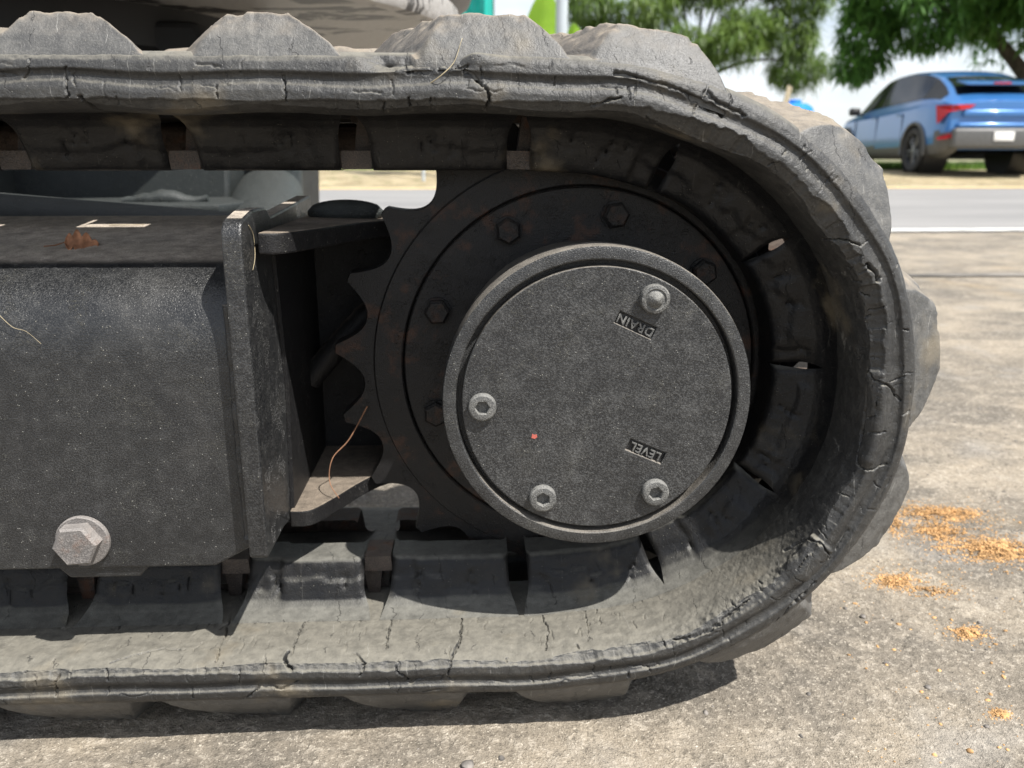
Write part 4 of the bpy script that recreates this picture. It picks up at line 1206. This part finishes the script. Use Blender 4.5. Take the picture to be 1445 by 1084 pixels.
# --- pole by the road
simple('pole_grey', (.40, .44, .46), .45, var=.06, sc=4)
b = cam_point((787 - 722) / 1180, 11.6, z=.10)
POLE = empty('roadside_pole', b); tag(POLE, 'pale grey round steel pole beside the banana leaf', 'pole')
lathe('shaft', [(.001, 6.2), (.074, 6.2), (.078, 0.02), (.078, -.1)], 'pole_grey', POLE, 28, 'z')
lathe('base_flange', [(.078, .05), (.12, .04), (.12, -.1)], 'pole_grey', POLE, 28, 'z')

# --- teal cloth behind the machine
simple('teal_cloth', (.005, .36, .30), .6, var=.12, sc=5)
b = cam_point((690 - 722) / 1180, 12.6, z=.138)
k, m_ = 30, 26
U, W = np.meshgrid(np.linspace(-.95, .085, k), np.linspace(1.9, 3.6, m_), indexing='ij')
V = np.stack([U, .05 * np.sin(U * 21) + .03 * np.sin(U * 47 + W), W], -1).reshape(-1, 3)
CL = empty('teal_cloth', b); tag(CL, 'teal cloth hung on a line just right of the machine body', 'cloth')
o = mesh_np('sheet', V, grid_faces(k, m_), 'teal_cloth', CL); md = o.modifiers.new('thick', 'SOLIDIFY'); md.thickness = .006
tube('post', [(-.95, 0, -.1), (-.95, 0, 3.62)], .025, 'pole_grey', CL, 10); tube('post', [(.10, .02, -.1), (.10, .02, 3.62)], .014, 'pole_grey', CL, 10)
tube('line', [(-.95, 0, 3.6), (.10, .02, 3.6)], .006, 'pole_grey', CL, 6)

# --- blue drum and wooden trestle beyond the road
simple('drum_blue', (.015, .22, .70), .35, var=.08, sc=4)
b = cam_point((1101 - 722) / 1180, 12.8, z=.150)
DR = empty('water_drum', b); tag(DR, 'blue plastic water drum just showing over the track', 'drum')
lathe('body', [(.001, 0), (.26, 0), (.28, .03), (.28, .30), (.27, .32), (.28, .34), (.28, .62), (.27, .64), (.28, .66), (.28, .86), (.25, .95), (.17, 1.0), (.001, 1.01)], 'drum_blue', DR, 40, 'z')
lathe('lid', [(.09, 1.0), (.09, 1.045), (.08, 1.055), (.001, 1.055)], 'drum_blue', DR, 28, 'z')
simple('pale_wood', (.48, .42, .30), .8, var=.2, sc=20); simple('red_wood', (.30, .05, .03), .7, var=.2, sc=20)
b = cam_point((1086 - 722) / 1180, 12.4, z=.150)
TR = empty('trestle', b); tag(TR, 'pair of pale leaning stakes on a red bar next to the blue drum', 'trestle')
tube('stake', [(-.05, -.1, -.02), (-.02, 0, .86), (.055, 0, 1.22)], .022, 'pale_wood', TR, 8); tube('stake', [(.05, .12, -.02), (.04, .05, .86), (.085, 0, 1.20)], .022, 'pale_wood', TR, 8)
bm = bmesh.new(); add_box(bm, (-.02, .02, .90), (.26, .06, .06), .008); bm_obj('bar', bm, 'red_wood', TR)

# --- grass along the far verge
def tufts(name, n, x0, x1, d0, d1, hmin, hmax, seed, label):
    r = np.random.RandomState(seed); V, Q = [], []
    X = r.uniform(x0, x1, n); Dp = r.uniform(d0, d1, n)
    k = 9; B = np.stack([X, CAM.y + Dp, ground_z(X, CAM.y + Dp)], -1)
    B = np.repeat(B, k, 0) + np.c_[r.normal(size=(n * k, 2)) * .06, np.zeros(n * k)]
    h_ = r.uniform(hmin, hmax, (n * k, 1)); d = r.normal(size=(n * k, 2)) * .35
    W_ = np.c_[r.normal(size=(n * k, 2)), np.zeros(n * k)]; W_ /= np.linalg.norm(W_, axis=1)[:, None]; W_ *= .006
    mid = B + np.c_[d * h_ * .3, h_ * .6]; tip = B + np.c_[d * h_, h_]
    V = np.stack([B - W_, B + W_, mid + W_ * .8, mid - W_ * .8, tip + W_ * .1, tip - W_ * .1], 1).reshape(-1, 3)
    b_ = np.arange(n * k)[:, None] * 6
    Q = np.vstack([np.hstack([b_, b_ + 1, b_ + 2, b_ + 3]), np.hstack([b_ + 3, b_ + 2, b_ + 4, b_ + 5])])
    o_ = mesh_np(name, V, Q, 'grass_leaf', None, False); tag(o_, label, 'grass', kind='stuff')
tufts('verge_grass', 5200, -12, 16, 15.4, 22, .04, .16, 2, 'green grass growing along the far side of the road')

# ================================================================== SMALL THINGS
def ground_at(px, py):
    """spot on the yard seen at a place in the photograph"""
    D = fwd + rgt * ((px - 722.5) / 1180) + up * (-(py - 542) / 1180)
    t_ = -CAM.z / D.z
    p = CAM + D * t_; return np.array([p.x, p.y, 0.0])
simple('ochre_sand', (.48, .285, .125), .95, var=.4, sc=120)
simple('pebble_grey', (.17, .155, .14), .9, var=.5, sc=90)
ICO_V, ICO_F = [], []
bm = bmesh.new(); bmesh.ops.create_icosphere(bm, subdivisions=1, radius=1.0)
bm.verts.ensure_lookup_table(); ICO_V = np.array([v.co[:] for v in bm.verts]); ICO_F = np.array([[v.index for v in f.verts] for f in bm.faces]); bm.free()
def grains(name, pts, sizes, mat, seed, squash=.7):
    r = np.random.RandomState(seed); V, F = [], []
    n = len(pts); nv = len(ICO_V)
    jit = 1 + r.uniform(-.28, .28, (n, nv, 1)); sc = sizes[:, None, None] * r.uniform(.7, 1.3, (n, 1, 3)) * np.array([1, 1, squash])
    V = (pts[:, None] + ICO_V[None] * jit * sc).reshape(-1, 3)
    F = (ICO_F[None] + (np.arange(n) * nv)[:, None, None]).reshape(-1, 3)
    return mesh_np(name, V, F, mat, None, False)
def zy(P): P[:, 2] = yard_z(P[:, 0], P[:, 1]); return P
CL_ = [((1315, 722), (60, 14), 300, .0022, 'thin streak of orange sand lying nearest the track edge'),
       ((1350, 722), (34, 9), 260, .0022, 'small orange sand heap farthest back beside the track'),
       ((1328, 748), (42, 15), 330, .0022, 'loose orange sand strewn in front of the farthest heap'),
       ((1405, 772), (62, 17), 900, .0024, 'largest spread of orange sand at the right edge of the yard'),
       ((1264, 813), (26, 11), 330, .0020, 'round orange sand heap close to the lower curve of the track'),
       ((1318, 828), (38, 11), 70, .0019, 'faint scatter of orange sand between two heaps'),
       ((1366, 888), (20, 8), 190, .0021, 'small crumbly orange sand heap alone on the grey yard'),
       ((1411, 1001), (13, 6), 110, .0018, 'smallest orange sand clump nearest the bottom right corner'),
       ((1262, 738), (14, 14), 110, .0020, 'orange sand peeking out behind the track curve')]
for i, ((px, py), (wx, wy), n, g, lab) in enumerate(CL_):
    n, g = n * 9, g * .36
    r = np.random.RandomState(60 + i)
    q = r.normal(size=(n, 2)) * .45; q[: n // 4] *= 1.9; q = q + .35 * np.stack([fbm(q[:, 0] * 2, q[:, 1] * 2, 3, i), fbm(q[:, 0] * 2 + 9, q[:, 1] * 2, 3, i)], -1); c = ground_at(px, py)
    P = np.array([ground_at(px + a * wx + b * wx * .25, py + b * wy) for a, b in q])
    P = zy(P); rr_ = np.linalg.norm(q, axis=1)
    heap = np.clip(1 - rr_ / 1.0, 0, 1) * g * (2.6 if n > 150 else .8) * r.uniform(.2, 1, n)
    P[:, 2] += heap * 1.8
    o = grains('orange_sand', P, g * (.35 + 1.5 * r.uniform(0, 1, n) ** 4), 'ochre_sand', 70 + i)
    tag(o, lab, 'sand', 'patches of orange sand on the yard', 'stuff')
r = np.random.RandomState(99)
P = np.array([ground_at(r.uniform(1180, 1460), r.uniform(690, 1080)) for _ in range(170)])
tag(grains('sand_crumbs', zy(P), (.0005 + .0018 * r.uniform(0, 1, 170) ** 3), 'ochre_sand', 5), 'orange sand crumbs scattered over the yard', 'sand', kind='stuff')
P = np.c_[r.uniform(-.55, .9, 1500), r.uniform(-.2, 1.1, 1500), np.zeros(1500)]
tag(grains('grit', zy(P), .0004 + .0022 * r.uniform(0, 1, 1500) ** 4, 'pebble_grey', 6), 'grey grit scattered over the yard', 'grit', kind='stuff')

# stones one can pick out
def stone(px, py, size, label):
    c = zy(ground_at(px, py)[None])[0]
    bm_ = bmesh.new(); bmesh.ops.create_icosphere(bm_, subdivisions=2, radius=size)
    for v in bm_.verts:
        k_ = 1 + .35 * (float(vnoise(v.co.x / size * 1.7 + px, v.co.y / size * 1.7 + v.co.z / size * 2.1, 3)) - .5); v.co = v.co * k_; v.co.z *= .65
    o_ = bm_obj('stone', bm_, 'pebble_grey', None, True, 40); o_.location = (c[0], c[1], c[2] + size * .25); tag(o_, label, 'stone', 'loose stones on the yard')
stone(1218, 866, .0026, 'grey pebble below the lower right curve of the track')
stone(1310, 963, .0026, 'dark pebble left of the smallest sand clump')
stone(1393, 1020, .0020, 'small dark pebble just below the smallest sand clump')
stone(660, 1078, .0048, 'flat dark stone cut by the bottom edge of the picture')

# dry leaf on the dusty box top
simple('dry_leaf', (.36, .17, .09), .8, var=.35, sc=160)
simple('straw', (.36, .30, .19), .7, var=.25, sc=80)
simple('twig', (.22, .11, .06), .8, var=.25, sc=80)
def box_top_z(y):
    ys = np.array([p[0] for p in sec]); zs = np.array([p[1] for p in sec]); k_ = zs > .04
    o_ = np.argsort(ys[k_]); return float(np.interp(y, ys[k_][o_], zs[k_][o_]))
def leaf_thing():
    n, m_ = 22, 9
    t_ = np.linspace(0, 1, n); W = np.linspace(-1, 1, m_)
    T_, W2 = np.meshgrid(t_, W, indexing='ij')
    lob = .35 + .65 * np.abs(np.sin(T_ * 11 + .4))
    w = .0105 * np.sin(np.clip(T_, 0, 1) ** .8 * math.pi) ** .6 * lob
    X = -.010 + T_ * .021; Y = W2 * w; Z = .0012 + .0028 * np.abs(W2) ** 1.3 + .002 * np.sin(T_ * 5) + .0008 * fbm(T_ * 12, W2 * 4, 3, 2)
    V = np.stack([X, Y, Z], -1).reshape(-1, 3)
    y0 = .075
    o_ = empty('dry_leaf', (-.362, y0, GZ + box_top_z(y0) + .0006), rad(20)); tag(o_, 'curled brown dry leaf lying on the dusty top of the track frame', 'leaf')
    me = mesh_np('blade', V, grid_faces(n, m_), 'dry_leaf', o_); md = me.modifiers.new('thick', 'SOLIDIFY'); md.thickness = .0004
    me.rotation_euler = (rad(48), 0, 0)
    tube('stalk', [(-.010, 0, .003), (-.016, -.002, .0012), (-.023, -.006, .001)], .0005, 'twig', o_, 6)
leaf_thing()
def strand(name, pts, rr_, mat, label, cat, hubc=True):
    P = np.array(smooth_poly(pts, 8)); P = P + np.array([0, 0, GZ])
    c = P[0].copy(); V, Q = tube_arr(P - c, np.linspace(rr_, rr_ * .5, len(P)), 6)
    o_ = mesh_np(name, V, Q, mat); o_.location = c; tag(o_, label, cat); return o_
strand('straw', [(-.1075, -.020, .201), (-.1000, -.0245, .2055), (-.0925, -.0225, .2130), (-.0885, -.0190, .2240), (-.0875, -.0170, .2265)], .00034, 'straw', 'bent dry straw caught on the torn upper edge of the track', 'straw')
strand('twig', [(-.168, .097, -.030), (-.182, .088, -.054), (-.194, .078, -.066), (-.196, .070, -.082), (-.188, .062, -.093)], .0006, 'twig', 'thin brown twig hanging from a sprocket tooth onto the lower bracket', 'twig')
strand('straw', [(-.2218, -.006, .119), (-.2218, .003, .112), (-.2218, .003, .099), (-.2218, -.005, .091)], .0003, 'straw', 'short curled straw stuck to the side of the upright end plate', 'straw')
strand('straw', [(-.380, -.0107, .066), (-.372, -.0107, .057), (-.364, -.0107, .054), (-.356, -.0107, .046)], .0002, 'straw', 'thin pale straw stuck to the front of the track frame below the dry leaf', 'straw')
strand('straw', [(-.372, .150, .1075), (-.352, .150, .1075), (-.345, .151, .1078)], .0004, 'straw', 'short pale straw lying at the back of the track frame top', 'straw')
